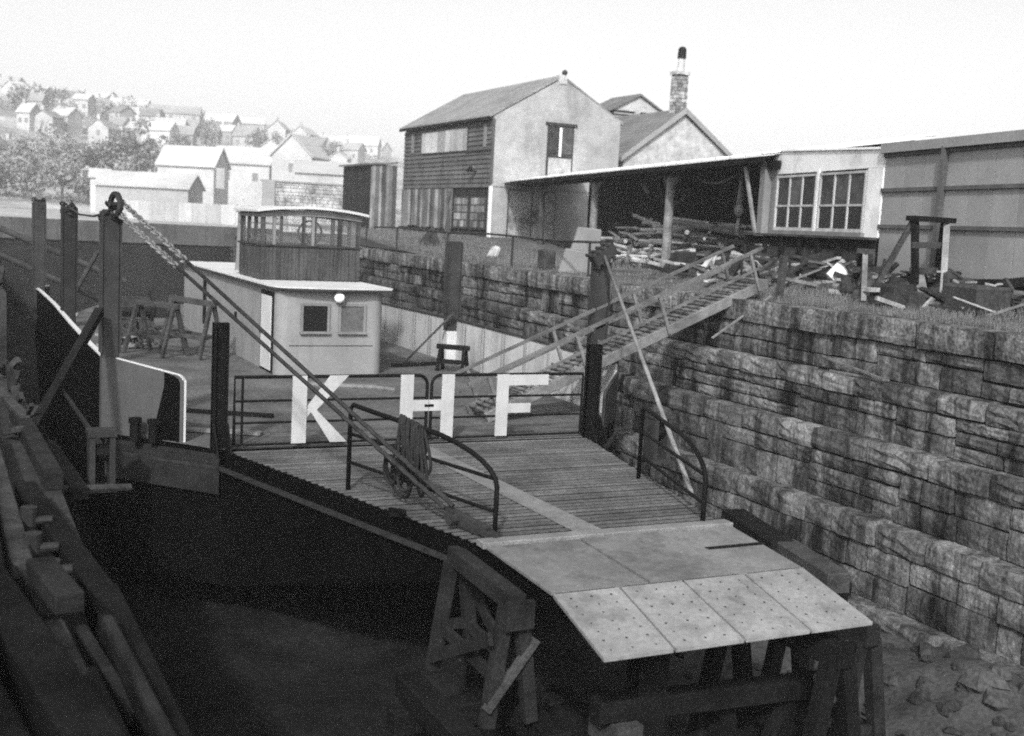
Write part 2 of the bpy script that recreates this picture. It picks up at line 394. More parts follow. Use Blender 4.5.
h.add(top+mid+bot, [(i, (i+1) % n, n+(i+1) % n, n+i) for i in range(n)]+[(n+i, n+(i+1) % n, 2*n+(i+1) % n, 2*n+i) for i in range(n)]
      + [(i, i+1, n-2-i, n-1-i) for i in range(n//2-1)]+[(2*n+i, 3*n-1-i, 3*n-2-i, 2*n+i+1) for i in range(n//2-1)])
hull = h.build('hull', 'hull', F)
for side in (left[:5], right[:4]):
    st = MB(); sgn = -1 if side is left[:5] or side[0][0] < 7 else 1
    for a, b in zip(side[:-1], side[1:]): st.bar((a[0]+sgn*.05, a[1], DZ-.27), (b[0]+sgn*.05, b[1], DZ-.27), .07, .05)
    st.build('rubbing_strake', 'iron', hull)
# riveted plate under the forward bulwark
rp = MB(); A = V(2.27, 18.95, -3.66); B = V(3.72, 17.30, -3.66); nrm = V(-.75, -.66, 0)
rp.prism([A+nrm*.01, B+nrm*.01, B+nrm*.01-V(0, 0, .62), A+nrm*.01-V(0, 0, .62)], nrm*.012).build('side_plate', 'hull_grey', hull)
rv = MB()
for i in range(26):
    for k in range(2): rv.ball(lerp(A, B, (i+.5)/26)+nrm*.024-V(0, 0, .05+.09*k), .02, 6)
rv.build('rivets', 'iron', hull, kind='stuff')
MB().prism([(x, y, DZ) for x, y in [(3.74, 17.35), (3.25, 17.95), (2.36, 19.0), (2.26, 27), (2.36, 36), (3.4, 39), (5.2, 44.8), (8.8, 44.8), (10.6, 39), (11.7, 36), (11.8, 27), (11.7, 19), (10.8, 17.85), (10.15, 17.25)]][::-1], (0, 0, .012)).build('deck', 'deck', F)
# bulwarks
def strip(pts, z1s, th=.05, z0=DZ):
    b = MB()
    for (a, za), (c, zc) in zip(list(zip(pts, z1s))[:-1], list(zip(pts, z1s))[1:]):
        d = V(c[0]-a[0], c[1]-a[1], 0).normalized(); nn = V(-d.y, d.x, 0)*th/2
        P = [V(a[0], a[1], z0), V(c[0], c[1], z0), V(c[0], c[1], zc), V(a[0], a[1], za)]
        b.prism([p-nn for p in P], nn*2)
    return b
def capline(pts, zs, w=.10, hh=.05):
    b = MB()
    P = [V(p[0], p[1], z+.02) for p, z in zip(pts, zs)]
    for a, c in zip(P[:-1], P[1:]): b.bar(a, c, w, hh)
    return b
lp = [(2.3, 19.1), (2.25, 21), (2.2, 24), (2.2, 27.6), (2.25, 32), (2.35, 36), (2.9, 38.8)]; lz = [-2.45, -2.42, -2.34, -2.28, -2.34, -2.48, -2.62]
b = strip(lp, lz).build('bulwark', 'hull', F); capline(lp, lz, .08, .03).build('top_rail', 'roofwhite', b)
rv = MB()
for yy in (19.28, 19.45):
    for i in range(13): rv.ball((2.24, yy, -3.45+i*.075), .022, 6)
rv.build('rivets', 'iron', b, kind='stuff')
rpz = [(11.75, 19.1), (11.8, 23), (11.85, 27), (11.8, 32), (11.75, 36), (11.2, 39)]; rz = [-2.55, -2.5, -2.48, -2.5, -2.55, -2.62]
b = strip(rpz, rz).build('bulwark', 'bulwark', F); capline(rpz, rz, .09, .05).build('top_rail', 'midpaint', b)
for i in range(16):
    yy = 19.6+i*1.15; MB().bar((11.74, yy, DZ), (11.74, yy, -2.52), .05, .05).build('stanchion', 'grey', b)
# short forward bulwark panels beside the gate
def fpanel(p, q_, zt0, zt1, light, dark, both):
    p = V(*p, 0); q_ = V(*q_, 0); d = q_-p; nn = V(-d.y, d.x, 0).normalized()*.025
    outline = [(0, DZ), (1, DZ)]+[(1-.12*(1-math.cos(a)), zt1-.12+.12*math.sin(a)) for a in [i*math.pi/10 for i in range(6)]]+[(0, zt0)]
    pts = [p+d*t+V(0, 0, z)-nn for t, z in outline]
    pan = MB().prism(pts, nn*2).build('bulwark_panel', light, F)
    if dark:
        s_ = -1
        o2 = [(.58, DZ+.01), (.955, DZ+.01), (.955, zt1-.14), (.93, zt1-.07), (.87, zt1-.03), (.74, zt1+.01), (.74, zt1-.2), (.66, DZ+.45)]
        MB().prism([p+d*t+V(0, 0, z)+nn*s_*1.35 for t, z in o2], -nn*s_*.28).build('shadow_patch', 'hull', pan)  # black sheet standing for the shadow on the panel's end
    e = MB(); rim = [p+d*t+V(0, 0, z) for t, z in outline[1:]]
    for a, c in zip(rim[:-1], rim[1:]): e.bar(a, c, .055, .014)
    e.build('edge_strip', 'roofwhite' if dark else 'midpaint', pan)
    return pan
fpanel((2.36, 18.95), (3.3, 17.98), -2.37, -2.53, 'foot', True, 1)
fpanel((11.7, 18.95), (10.8, 17.9), -2.7, -2.9, 'midpaint', False, 1)
for x, y, r in ((2.62, 18.3, .10), (2.86, 18.12, .09)):
    bo = MB(); bo.tube([(x, y, DZ), (x, y, DZ+.3)], r*.8, 10).tube([(x, y, DZ+.28), (x, y, DZ+.36)], r, 10)
    bo.build('bollard', 'black', F, smooth=False)
# tall posts that carry the ramp stays
def post(x, y, zt, w, m, white_to=None, head=True, lean=0.0):
    b = MB(); b.box(x-w/2, x+w/2, y-w/2, y+w/2, DZ, zt)
    p = b.build('mast_post', m, F, bevel=.015)
    if white_to: MB().box(x-w/2-.008, x+w/2+.008, y-w/2-.008, y+w/2+.008, DZ, white_to).build('painted_foot', 'foot' if white_to > -2.6 else 'roofwhite', p)
    fl = MB(); fl.box(x-w/2-.03, x-w/2+.0, y-w/2-.02, y+w/2+.02, DZ+1.3, zt-.03).box(x+w/2, x+w/2+.03, y-w/2-.02, y+w/2+.02, DZ+1.3, zt-.03)
    fl.build('flange', m, p)
    if head:
        hd = MB()
        for k in range(24):
            a = rng.uniform(0, 6.28); hd.torus((x+.13*math.cos(a), y+.13*math.sin(a), zt-.03+rng.uniform(-.16, .10)), (rng.uniform(-1, 1), rng.uniform(-1, 1), rng.uniform(-1, 1)), .055, .022, 8, 5)
        hd.build('chain_lashing', 'iron', p)
    return p
L1 = post(2.32, 19.0, -.06, .25, 'midpaint', white_to=-2.38)
L2 = post(2.36, 26.2, -.06, .26, 'darkpaint')
L3 = post(2.36, 35.0, 0.0, .30, 'midpaint')
R1 = post(11.75, 19.9, -.58, .25, 'midpaint', head=False)
R2 = post(11.72, 27.3, -.45, .30, 'midpaint', white_to=-2.75, head=False)
# angled sheave box on the head of the right post
hb = MB(); c = V(11.68, 19.75, -.45); ax = V(.22, -.04, .17); ay = V(.02, .15, 0); az = V(-.10, 0, .13)
hb.obox(c, ax*.92, ay*.9, az*.85).build('sheave_box', 'midpaint', R1, bevel=.02)
for i in range(5):
    for s_ in (-1, 1): MB().tube([c+ax*(i/2-1)*.9+az*s_*.9-ay, c+ax*(i/2-1)*.9+az*s_*.9+ay], .035, 7).build('roller', 'iron', R1)
sh = MB(); sh.torus((2.36, 18.8, .02), (1, .35, 0), .16, .05, 14, 6).tube([(2.26, 18.76, .02), (2.46, 18.84, .02)], .04, 8); sh.build('sheave', 'iron', L1)
# stays of the ramp, left: two rods with chain at the head
for k, (a, b_) in enumerate((((2.42, 18.85, .10), (5.47, 12.0, -3.42)), ((2.38, 18.78, -.10), (5.40, 12.1, -3.46)))):
    a, b_ = V(*a), V(*b_); t0 = .24 if k == 0 else .22
    s_ = MB().tube([lerp(a, b_, t0), lerp(a, b_, .72)], .028, 8).build('stay_rod', 'rod', F, smooth=True)
    ch = MB(); nl = 22; d = (b_-a).normalized(); s1 = d.cross(V(0, 0, 1)).normalized(); s2 = d.cross(s1)
    for i in range(nl): ch.torus(lerp(a, b_, t0*(i+.3)/nl), s1 if i % 2 else s2, .042, .016, 8, 5, 1.6, d)
    ch.build('chain', 'chain', s_)
    tw = MB(); pts = [lerp(a, b_, .72+.25*i/40)+(s1*math.cos(i*1.3)+s2*math.sin(i*1.3))*.004 for i in range(41)]
    tw.tube(pts, .030, 7); tw.build('wire_lashing', 'iron', s_)
tb = MB(); tb.bar((5.36, 12.35, -3.42), (5.62, 11.72, -3.54), .09, .14).tube([(5.28, 12.1, -3.46), (5.56, 12.2, -3.46)], .06, 8); tb.bar((5.58, 11.8, -3.52), (5.7, 11.5, -3.57), .16, .05)
tb.build('stay_shackle', 'iron', F)
a, b_ = V(11.66, 19.65, -.48), V(8.72, 12.0, -3.45)
MB().tube([a, lerp(a, b_, .97)], .034, 8).build('stay_rod', 'paletimber', F, smooth=True)
MB().tube([(2.36, 26.1, -.08), (2.34, 24, -.2), (2.33, 21.5, -.2), (2.33, 19.1, -.1)], .02, 6).build('head_rope', 'iron', F)
# short gate posts
for x, y, z in ((3.72, 17.42, -1.66), (10.12, 17.2, -1.95)):
    b = MB(); w = .11; b.box(x-w, x+w, y-.03, y+.03, DZ, z).box(x-w, x-w+.03, y-.1, y+.1, DZ, z-.002).box(x+w-.03, x+w, y-.1, y+.1, DZ, z-.002)
    p = b.build('gate_post', 'black', F)
    MB().prism([(x-.12, y-.13, DZ), (x-.12, y-.45, DZ), (x-.12, y-.13, DZ+.42)], (.03, 0, 0)).prism([(x+.09, y-.13, DZ), (x+.09, y-.45, DZ), (x+.09, y-.13, DZ+.42)], (.03, 0, 0)).build('gusset', 'black', p)
# gates with the letters K H F
GY = 17.3
def gate(x0, x1, split_left):
    zt0, zb = -2.48, -3.53; r = .16; g = MB(); pts = []
    if split_left:
        pts = [(x1, GY, zb), (x1, GY, zt0)]+[(x0+r-r*math.sin(a), GY, zt0-r+r*math.cos(a)) for a in [i*math.pi/12 for i in range(7)]]+[(x0, GY, zb)]
    else:
        pts = [(x0, GY, zb), (x0, GY, zt0)]+[(x1-r+r*math.sin(a), GY, zt0-r+r*math.cos(a)) for a in [i*math.pi/12 for i in range(7)]]+[(x1, GY, zb)]
    g.tube(pts, .028, 8); ob = g.build('gate', 'black', F, smooth=False)
    for i, z in enumerate((zt0-.37, zt0-.71, zb)):
        MB().tube([(x0, GY, z), (x1, GY, z)], .02, 7).build('rail', 'black', ob)
    if not split_left: MB().tube([(x0+.12, GY, zb), (x0+.12, GY, zt0)], .02, 7).build('rail', 'black', ob)
    return ob
g1 = gate(3.92, 7.06, False); g2 = gate(7.14, 9.98, True)
LY = GY-.06
def letter(polys, par):
    b = MB()
    for p in polys: b.prism([(x, LY, z) for x, z in p], (0, .022, 0))
    return b.build('letter', 'letterpaint', par)
zt, zb = -2.46, -3.52
letter([[(4.80, zb), (5.03, zb), (5.03, zt), (4.80, zt)], [(5.03, -3.12), (5.05, -2.93), (5.40, zt), (5.70, zt), (5.19, -3.0), (5.70, zb), (5.42, zb), (5.10, -3.03)]], g1)
letter([[(6.58, zb), (6.80, zb), (6.80, zt), (6.58, zt)], [(6.80, -3.06), (7.07, -3.06), (7.07, -2.88), (6.80, -2.88)]], g1)
letter([[(7.30, zb), (7.52, zb), (7.52, zt), (7.30, zt)], [(7.08, -3.06), (7.30, -3.06), (7.30, -2.88), (7.08, -2.88)]], g2)
letter([[(8.30, zb), (8.52, zb), (8.52, zt-.01), (8.30, zt-.01)], [(8.52, -2.66), (9.27, -2.66), (9.27, zt-.02), (8.52, zt-.02)], [(8.52, -3.13), (8.95, -3.13), (8.95, -2.97), (8.52, -2.97)]], g2)
MB().box(7.0, 7.16, LY-.01, LY, -2.99, -2.95).build('latch', 'black', g2)
# slatted ramp
ramp = MB().prism([(3.78, 17.2, DZ-.02), (10.1, 17.05, DZ-.02), (8.8, 11.45, DZ-.02), (5.45, 11.45, DZ-.02)][::1], (0, 0, .012)).build('ramp', 'hull', F)
ns = 36; y0, y1 = 17.10, 11.68
for i in range(ns):
    t = i/(ns-1); y = y0+(y1-y0)*t
    xl = 3.74+(5.42-3.74)*(17.35-y)/5.95+.03+rng.uniform(0, .02); xr = 10.1-(10.1-8.82)*(17.2-y)/5.8-.03-rng.uniform(0, .03)
    z = DZ+rng.uniform(0, .005)
    MB().box(xl, xr, y-.043, y+.043, z-.009, z+.004).build('slat', 'slat', ramp)
MB().prism([(6.62, 17.1, DZ+.012), (6.98, 17.1, DZ+.012), (7.12, 11.62, DZ+.012), (6.74, 11.62, DZ+.012)], (0, 0, .008)).build('centre_strip', 'strip', ramp)
MB().box(5.40, 8.86, 11.36, 11.56, DZ-.02, DZ+.06).build('end_strip', 'strip', ramp, bevel=.01)
MB().box(5.5, 8.75, 11.30, 11.345, DZ-.25, DZ-.03).build('end_beam', 'black', ramp)
# fixed end plates and hinged flaps
def slab(p, th, name, m, par):
    return MB().prism([V(*a) for a in p], (0, 0, -th)).build(name, m, par)
zf = -3.635; ze = -3.87
xs0 = [5.42, 6.62, 7.72, 8.84]; xs1 = [5.44, 6.62, 7.70, 8.66]
for i in range(3):
    dz_ = (0, .012, -.004)[i]; slab([(xs0[i]+.013, 11.34, DZ+.02+dz_), (xs1[i]+.013, 9.82, zf+dz_), (xs1[i+1]-.013, 9.82, zf+dz_), (xs0[i+1]-.013, 11.34, DZ+.02+dz_)], .03, 'end_plate', 'plate', F)
MB().box(7.95, 8.78, 10.62, 10.70, -3.66, -3.60).build('stop_bar', 'black', F)
MB().prism([(5.5, 11.3, DZ-.05), (8.75, 11.3, DZ-.05), (8.6, 9.8, zf-.06), (5.5, 9.8, zf-.06)], (0, 0, -.22)).build('ramp_tip', 'hull', F)
e0 = [5.44, 6.235, 7.02, 7.83, 8.66]; e1 = [5.36, 6.15, 6.97, 7.79, 8.62]
for i in range(4):
    g_ = .014
    fl = slab([(e0[i]+g_, 9.79, zf-.005), (e1[i]+g_, 8.62, ze), (e1[i+1]-g_, 8.62, ze), (e0[i+1]-g_, 9.79, zf-.005)], .035, 'flap', 'flap', F)
    bl = MB()
    for u in (.2, .5, .8):
        for v in (.1, .23, .36, .5, .63, .76, .9):
            u_ = u+rng.uniform(-.02, .02); P = lerp(lerp((e0[i], 9.79, zf), (e0[i+1], 9.79, zf), u_), lerp((e1[i], 8.62, ze), (e1[i+1], 8.62, ze), u_), v)
            bl.tube([P-V(0, 0, .01), P+V(0, 0, .003)], (.011 if (i+int(u*10)+int(v*10)) % 3 else .015), 6)
    bl.build('bolts', 'midpaint', fl, kind='stuff')
    MB().tube([(e0[i]+.06, 9.805, zf-.03), (e0[i+1]-.06, 9.805, zf-.03)], .025, 7).build('hinge', 'black', fl)
# ramp side rails
def ramp_rail(B1, B2, zt, flat, side):
    B1, B2 = V(*B1), V(*B2); d = B2-B1; g = MB()
    hgt = zt-B1.z; pts = [B1, B1+V(0, 0, hgt-.06), B1+d*.02+V(0, 0, hgt)]
    pts += [B1+d*(flat*i/4)+V(0, 0, hgt-.02*i) for i in range(1, 5)]
    for i in range(1, 9):
        a = i*math.pi/16; pts.append(B1+d*(flat+(1-flat)*math.sin(a))+V(0, 0, (hgt-.08)-(hgt*.42)*(1-math.cos(a))))
    pts += [B2+V(0, 0, .25), B2]
    r = g.tube(pts, .032, 8).build('ramp_rail', 'black', F, smooth=True)
    for fz, e in ((.66, .985), (.33, 1.0)):
        MB().tube([B1+V(0, 0, hgt*fz), B1+d*e+V(0, 0, hgt*fz-.08)], .024, 7).build('rail', 'black', r)
    return r
ramp_rail((4.80, 14.4, DZ), (5.72, 11.75, DZ), -2.44, .42, 0)
ramp_rail((9.18, 14.1, DZ), (8.52, 11.55, DZ), -2.52, .5, 1)
# cleat on the ramp, brackets outboard
MB().bar((4.88, 13.0, DZ+.02), (5.06, 12.9, DZ+.02), .06, .05).bar((4.92, 13.1, DZ+.05), (4.98, 12.75, DZ+.1), .05, .05).build('cleat', 'black', F)
def bracket(x, y):
    b = MB(); b.box(x-.2, x+.2, y-.2, y+.2, -3.34, -3.26).box(x-.18, x-.1, y-.18, y+.18, -4.1, -3.34).box(x+.1, x+.18, y-.18, y+.18, -4.1, -3.34).box(x-.2, x+.2, y-.2, y+.2, -4.16, -4.1)
    o = b.build('chain_guide', 'midpaint', F); MB().tube([(x-.11, y, -3.6), (x+.11, y, -3.6)], .13, 10).build('roller', 'black', o)
bracket(2.03, 17.5); bracket(11.75, 17.5)
# deckhouse
DH = (6.62, 9.15, 25.2, 36.4); x0, x1, y0, y1 = DH; zt = -1.62
rc = .28; ol = [(x0, y1), (x1, y1)]+[(x1-rc+rc*math.cos(a), y0+rc-rc*math.sin(a)) for a in [i*math.pi/14 for i in range(8)]]+[(x0+rc-rc*math.sin(a), y0+rc-rc*math.cos(a)) for a in [i*math.pi/14 for i in range(8)]]
w = MB(); w.prism([(x, y, DZ) for x, y in ol], (0, 0, zt-DZ)); house = w.build('deckhouse', 'grey', F)
rf = MB(); outline = [(x0-.12, y1+.1), (x0-.12, y0+.5), (x0-.05, y0+.1)]
outline += [(x0+.1+(x1-x0-.0)*i/8, y0-.14-.12*math.sin(math.pi*i/8)) for i in range(9)]+[(x1+.22, y0+.1), (x1+.2, y1+.1)]
rf.prism([(x, y, zt+.002) for x, y in outline], (0, 0, .04)).build('roof', 'roofwhite', house)
rf = MB(); ol = [(a, b_) for a, b_ in outline]
for a, c in zip(ol[:-1], ol[1:]): rf.bar((a[0], a[1], zt-.015), (c[0], c[1], zt-.015), .04, .05)
rf.build('roof_edge', 'midpaint', house)
d = MB(); d.box(x0-.03, x0+.0, 25.5, 26.62, DZ+.03, -1.74); dr = d.build('door_frame', 'black', house)
MB().box(x0-.05, x0-.032, 25.6, 26.5, DZ+.08, -1.84).build('door', 'roofwhite', dr)
MB().ball((x0-.07, 26.4, -2.7), .04, 8).build('handle', 'black', dr)
for xa, xb in ((7.20, 7.76), (8.08, 8.62)):
    z0, z1 = -2.58, -2.0
    wf = MB(); t = .055; yy = y0-.05
    wf.box(xa-t, xb+t, yy, y0+.0, z1, z1+t).box(xa-t-.015, xb+t+.015, yy-.04, y0, z0-t, z0).box(xa-t, xa, yy, y0, z0, z1).box(xb, xb+t, yy, y0, z0, z1)
    o = wf.build('window', 'lightgrey', house); MB().box(xa, xb, y0-.025, y0-.01, z0, z1).build('pane', 'darkglass' if xa < 7.5 else 'lightpane', o)
lb = MB(); lb.tube([(8.0, y0, -1.80), (8.0, y0-.1, -1.80)], .05, 10); o = lb.build('lamp', 'midpaint', house)
MB().ball((8.0, y0-.13, -1.80), .125, 12).build('lamp_globe', 'lamp', o, smooth=True)
MB().box(x0+.28, x1-.28, y0-.010, y0, -2.915, -2.90).build('seam', 'midpaint', house)
for yy, r in ((29.2, .09),): MB().tube([(x0-.012, yy, -2.5), (x0-.012, yy, -2.72)], .05, 8).build('side_light', 'black', house)
MB().box(x0-.05, x0, 33.0, 33.25, -3.2, -1.95).build('pipe_casing', 'black', house)
# wheelhouse
wx0, wx1, wy0, wy1 = 6.78, 9.26, 27.5, 29.7; zb, zs, zt = -1.57, -.76, .02
wh = MB(); th = .05
wh.box(wx0, wx1, wy0, wy0+th, zb, zs).box(wx0, wx1, wy1-th, wy1, zb, zs).box(wx0, wx0+th, wy0+th, wy1-th, zb, zs).box(wx1-th, wx1, wy0+th, wy1-th, zb, zs)
WH = wh.build('wheelhouse', 'teak', F)
nb = 26
for i in range(nb):
    xa = wx0+(wx1-wx0)*i/nb; MB().box(xa+.006, xa+(wx1-wx0)/nb-.006, wy0-.014, wy0-.001, zb+.02, zs-.02).build('board', 'teak', WH)
for i in range(14):
    ya = wy0+(wy1-wy0)*i/14; MB().box(wx0-.014, wx0-.001, ya+.006, ya+(wy1-wy0)/14-.006, zb+.02, zs-.02).build('board', 'teak', WH)
sr = MB(); sr.box(wx0-.05, wx1+.05, wy0-.05, wy0+.08, zs, zs+.04).box(wx0-.05, wx1+.05, wy1-.08, wy1+.05, zs, zs+.04).box(wx0-.05, wx0+.08, wy0+.08, wy1-.08, zs, zs+.04).box(wx1-.08, wx1+.05, wy0+.08, wy1-.08, zs, zs+.04)
sr.build('sill', 'midpaint', WH)
def camber(x): return .115*(1-((x-(wx0+wx1)/2)/((wx1-wx0)/2+.1))**2)
px = [wx0+.05, wx0+.32, wx0+1.05, wx0+1.28, wx0+1.95, wx1-.05]
for i, x in enumerate(px):
    for yy in (wy0+.05, wy1-.05):
        w_ = .05 if i in (0, len(px)-1) else .035
        if yy > wy1-.2 and i in (1, 3): continue
        MB().box(x-w_, x+w_, yy-.04, yy+.04, zs+.04, zt+camber(x)-.02).build('window_post', 'teak' if i not in (1, 3) else 'lightgrey', WH)
for yy in (wy0+.75, wy0+1.45):
    for x in (wx0+.05, wx1-.05): MB().box(x-.04, x+.04, yy-.04, yy+.04, zs+.04, zt+.02).build('window_post', 'teak', WH)
for yy in (wy0+.05, wy1-.05):
    for a, c in zip(px[:-1], px[1:]): MB().box(a+.05, c-.05, yy-.005, yy+.005, zs+.04, zt).build('pane', 'glass', WH)
for x in (wx0+.05, wx1-.05):
    for a, c in ((wy0+.1, wy0+.71), (wy0+.79, wy0+1.41), (wy0+1.49, wy1-.1)): MB().box(x-.005, x+.005, a, c, zs+.04, zt).build('pane', 'glass', WH)
hd = MB()
for k in range(12):
    xa = wx0-.02+(wx1-wx0+.04)*k/12; xb = wx0-.02+(wx1-wx0+.04)*(k+1)/12
    for yy in (wy0-.01, wy1-.07): hd.prism([(xa, yy, zt-.12+camber(xa)*.8), (xb, yy, zt-.12+camber(xb)*.8), (xb, yy, zt+camber(xb)), (xa, yy, zt+camber(xa))], (0, .08, 0))
hd.box(wx0-.02, wx0+.06, wy0+.07, wy1-.07, zt-.1, zt+.02).box(wx1-.06, wx1+.02, wy0+.07, wy1-.07, zt-.1, zt+.02)
hd.build('header', 'lightgrey', WH)
rf = MB()
for k in range(16):
    W_ = wx1-wx0+.3; xa = wx0-.15+W_*k/16; xb = wx0-.15+W_*(k+1)/16
    rf.prism([(xa, wy0-.18, zt+.03+camber(xa)), (xb, wy0-.18, zt+.03+camber(xb)), (xb, wy0-.18, zt+.09+camber(xb)), (xa, wy0-.18, zt+.09+camber(xa))], (0, wy1-wy0+.36, 0))
rf.build('roof', 'roofwhite', WH)
MB().tube([(8.2, 28.4, -1.5), (8.2, 28.4, -.5)], .05, 8).torus((8.2, 28.3, -.42), (0, 1, .1), .3, .03, 18, 6).build('steering_wheel', 'darkpaint', WH)
# ventilator pipe behind the wheelhouse
vp = MB(); vp.tube([(6.95, 30.3, -1.5), (6.95, 30.3, -1.2), (6.95, 30.3, .0)], .16, 10, r1=.10).tube([(6.95, 30.3, .0), (6.95, 30.3, .1)], .15, 10); vp.build('ventilator', 'lightgrey', F)
for k in range(3): MB().box(5.2+k*.5, 5.6+k*.5, 39, 40, DZ, DZ+.5).build('deck_locker', 'darkpaint', F)

# ------------------------------------------------------------------ things on the deck
def trestle(p, q_, h, spread, m, name, label, cat='trestle', group=None, w=.1, rails=1, z0=None, topw=None):
    """beam from p to q_ (3D, top of beam) on two A frames whose feet stand h below"""
    p, q_ = V(*p), V(*q_); d = (q_-p).normalized(); d.z = 0; s_ = V(-d.y, d.x, 0)
    base = (p+q_)/2-V(0, 0, h); t = thing(name, label, cat, base, group)
    MB().bar(p-d*.12, q_+d*.12, topw or w*1.3, w*1.5).build('top_beam', m, t, bevel=.012)
    for e, k in ((p, 1), (q_, -1)):
        for sg in (-1, 1):
            MB().bar(e+s_*sg*w*.6-V(0, 0, w*.4), e+s_*sg*spread-V(0, 0, h)+d*k*-.02, w, w*.9).build('leg', m, t)
        if rails: MB().bar(e+s_*spread*.62-V(0, 0, h*.6), e-s_*spread*.62-V(0, 0, h*.6), w*.5, w*.8).build('cross_rail', m, t)
    if rails:
        for sg in (-1, 1):
            MB().bar(p+s_*sg*spread*.66-V(0, 0, h*.62), q_+s_*sg*spread*.66-V(0, 0, h*.62), w*.5, w*.9).build('side_rail', m, t)
    return t
trestle((4.3, 29.7, -2.35), (5.0, 28.6, -2.35), 1.23, .42, 'timber', 'trestle', 'wooden trestle on the ferry deck, beside the deckhouse wall', w=.09, group='trestles on the deck')
trestle((5.1, 29.4, -2.2), (5.8, 28.2, -2.25), 1.36, .40, 'timber', 'trestle', 'tallest wooden trestle on the ferry deck, touching the deckhouse', w=.09, group='trestles on the deck')
trestle((10.9, 25.9, -3.0), (11.35, 25.5, -3.0), .58, .22, 'darktimber', 'trestle', 'low dark trestle at the foot of the post by the grey bulwark', w=.08, group='trestles on the deck')
def single(b, name, m, loc, label, cat, group=None, **k): return b.build(name, m, loc=loc, label=label, cat=cat, group=group, **k)
single(MB().bar((10.6, 27.5, DZ+.03), (11.62, 26.9, -2.25), .10, .05), 'plank', 'timber', (11, 27.2, DZ), 'plank leaning against the grey bulwark beside the deckhouse', 'plank')
single(MB().bar((9.9, 26.5, DZ+.06), (11.2, 26.9, DZ+.06), .2, .06), 'plank', 'darktimber', (10.5, 26.7, DZ), 'dark plank lying on the deck between deckhouse and bulwark', 'plank')
single(MB().bar((2.9, 21.2, DZ+.05), (5.2, 19.9, DZ+.05), .09, .07), 'plank', 'darktimber', (4, 20.5, DZ), 'dark bar lying on the deck behind the left gate post', 'bar')
single(MB().bar((2.7, 19.3, DZ+.05), (4.6, 18.3, DZ+.05), .22, .04), 'plank', 'paletimber', (3.6, 18.8, DZ), 'pale board lying on the deck beside the left gate post', 'plank')
def heap(c, n, r, m, seed):
    q = random.Random(seed); b = MB()
    for i in range(n):
        a = q.uniform(0, 6.28); rr = r*math.sqrt(q.random()); z = c[2]+.05+(r*.55)*(1-rr/r)*q.random()
        b.torus((c[0]+rr*math.cos(a), c[1]+rr*math.sin(a), z), (q.uniform(-1, 1), q.uniform(-1, 1), q.uniform(-.3, 1)), q.uniform(.09, .2), .03, 9, 5, 1.3)
    return b
single(heap((4.6, 33.2, DZ), 34, .75, 'rust', 3), 'chain_heap', 'rust', (4.6, 33.2, DZ), 'heap of chain piled on the deck left of the deckhouse', 'chain')
single(heap((4.3, 30.6, DZ), 14, .4, 'rust', 4), 'chain_heap', 'rust', (4.3, 30.6, DZ), 'small coil of chain on the deck near the trestles', 'chain')
wm = thing('winch', 'dark winch with drum standing on the far deck behind the trestles', 'winch', (4.9, 35.2, DZ))
MB().box(4.3, 5.5, 34.8, 35.6, DZ, DZ+.3).build('bed', 'rust', wm)
MB().tube([(4.4, 35.2, DZ+.7), (5.4, 35.2, DZ+.7)], .3, 14).build('drum', 'iron', wm)
for x in (4.35, 5.45): MB().tube([(x-.04, 35.2, DZ+.7), (x+.04, 35.2, DZ+.7)], .48, 16).build('flange', 'rust', wm)
MB().bar((4.3, 35.4, DZ+.3), (4.3, 35.2, DZ+.95), .1).bar((5.5, 35.4, DZ+.3), (5.5, 35.2, DZ+.95), .1).build('bearing', 'rust', wm)
for i, (a, c, lab) in enumerate((((1.47, 38, -.84), (5.1, 38, -2.35), 'upper of two long grey spars sloping down behind the left posts'), ((1.2, 37, -1.5), (4.3, 37.4, -2.9), 'lower of two long grey spars sloping down behind the left posts'))):
    single(MB().tube([a, c], .09, 8), 'spar', 'timber', (c[0], c[1], c[2]), lab, 'spar')
single(MB().tube([(2.6, 33, -3.4), (3.6, 32, -1.2)], .06, 7), 'spar', 'timber', (2.6, 33, -3.5), 'thin pole leaning up between the two rear left posts', 'spar')
pale = random.Random(21)
for i in range(9):
    x, y = 3.0+pale.random()*1.8, 29+pale.random()*7; a = pale.uniform(0, 3); l = pale.uniform(.5, 1.1)
    z = DZ+.05+pale.random()*.4
    single(MB().bar((x, y, DZ+.06), (x+l*math.cos(a), y+l*math.sin(a), z), .14, .06), 'scrap_timber', 'pole', (x, y, DZ), 'scrap board lying on the cluttered far left deck', 'timber', 'scrap boards on the far left deck')
single(MB().tube([(6.8, 23.6, DZ+.05), (8.2, 23.0, DZ+.05)], .06, 7).tube([(8.2, 23, DZ+.05), (8.5, 22.6, DZ+.05)], .05, 7), 'sack', 'paletimber', (7.5, 23.3, DZ), 'pale roll lying on the deck in front of the deckhouse', 'roll')
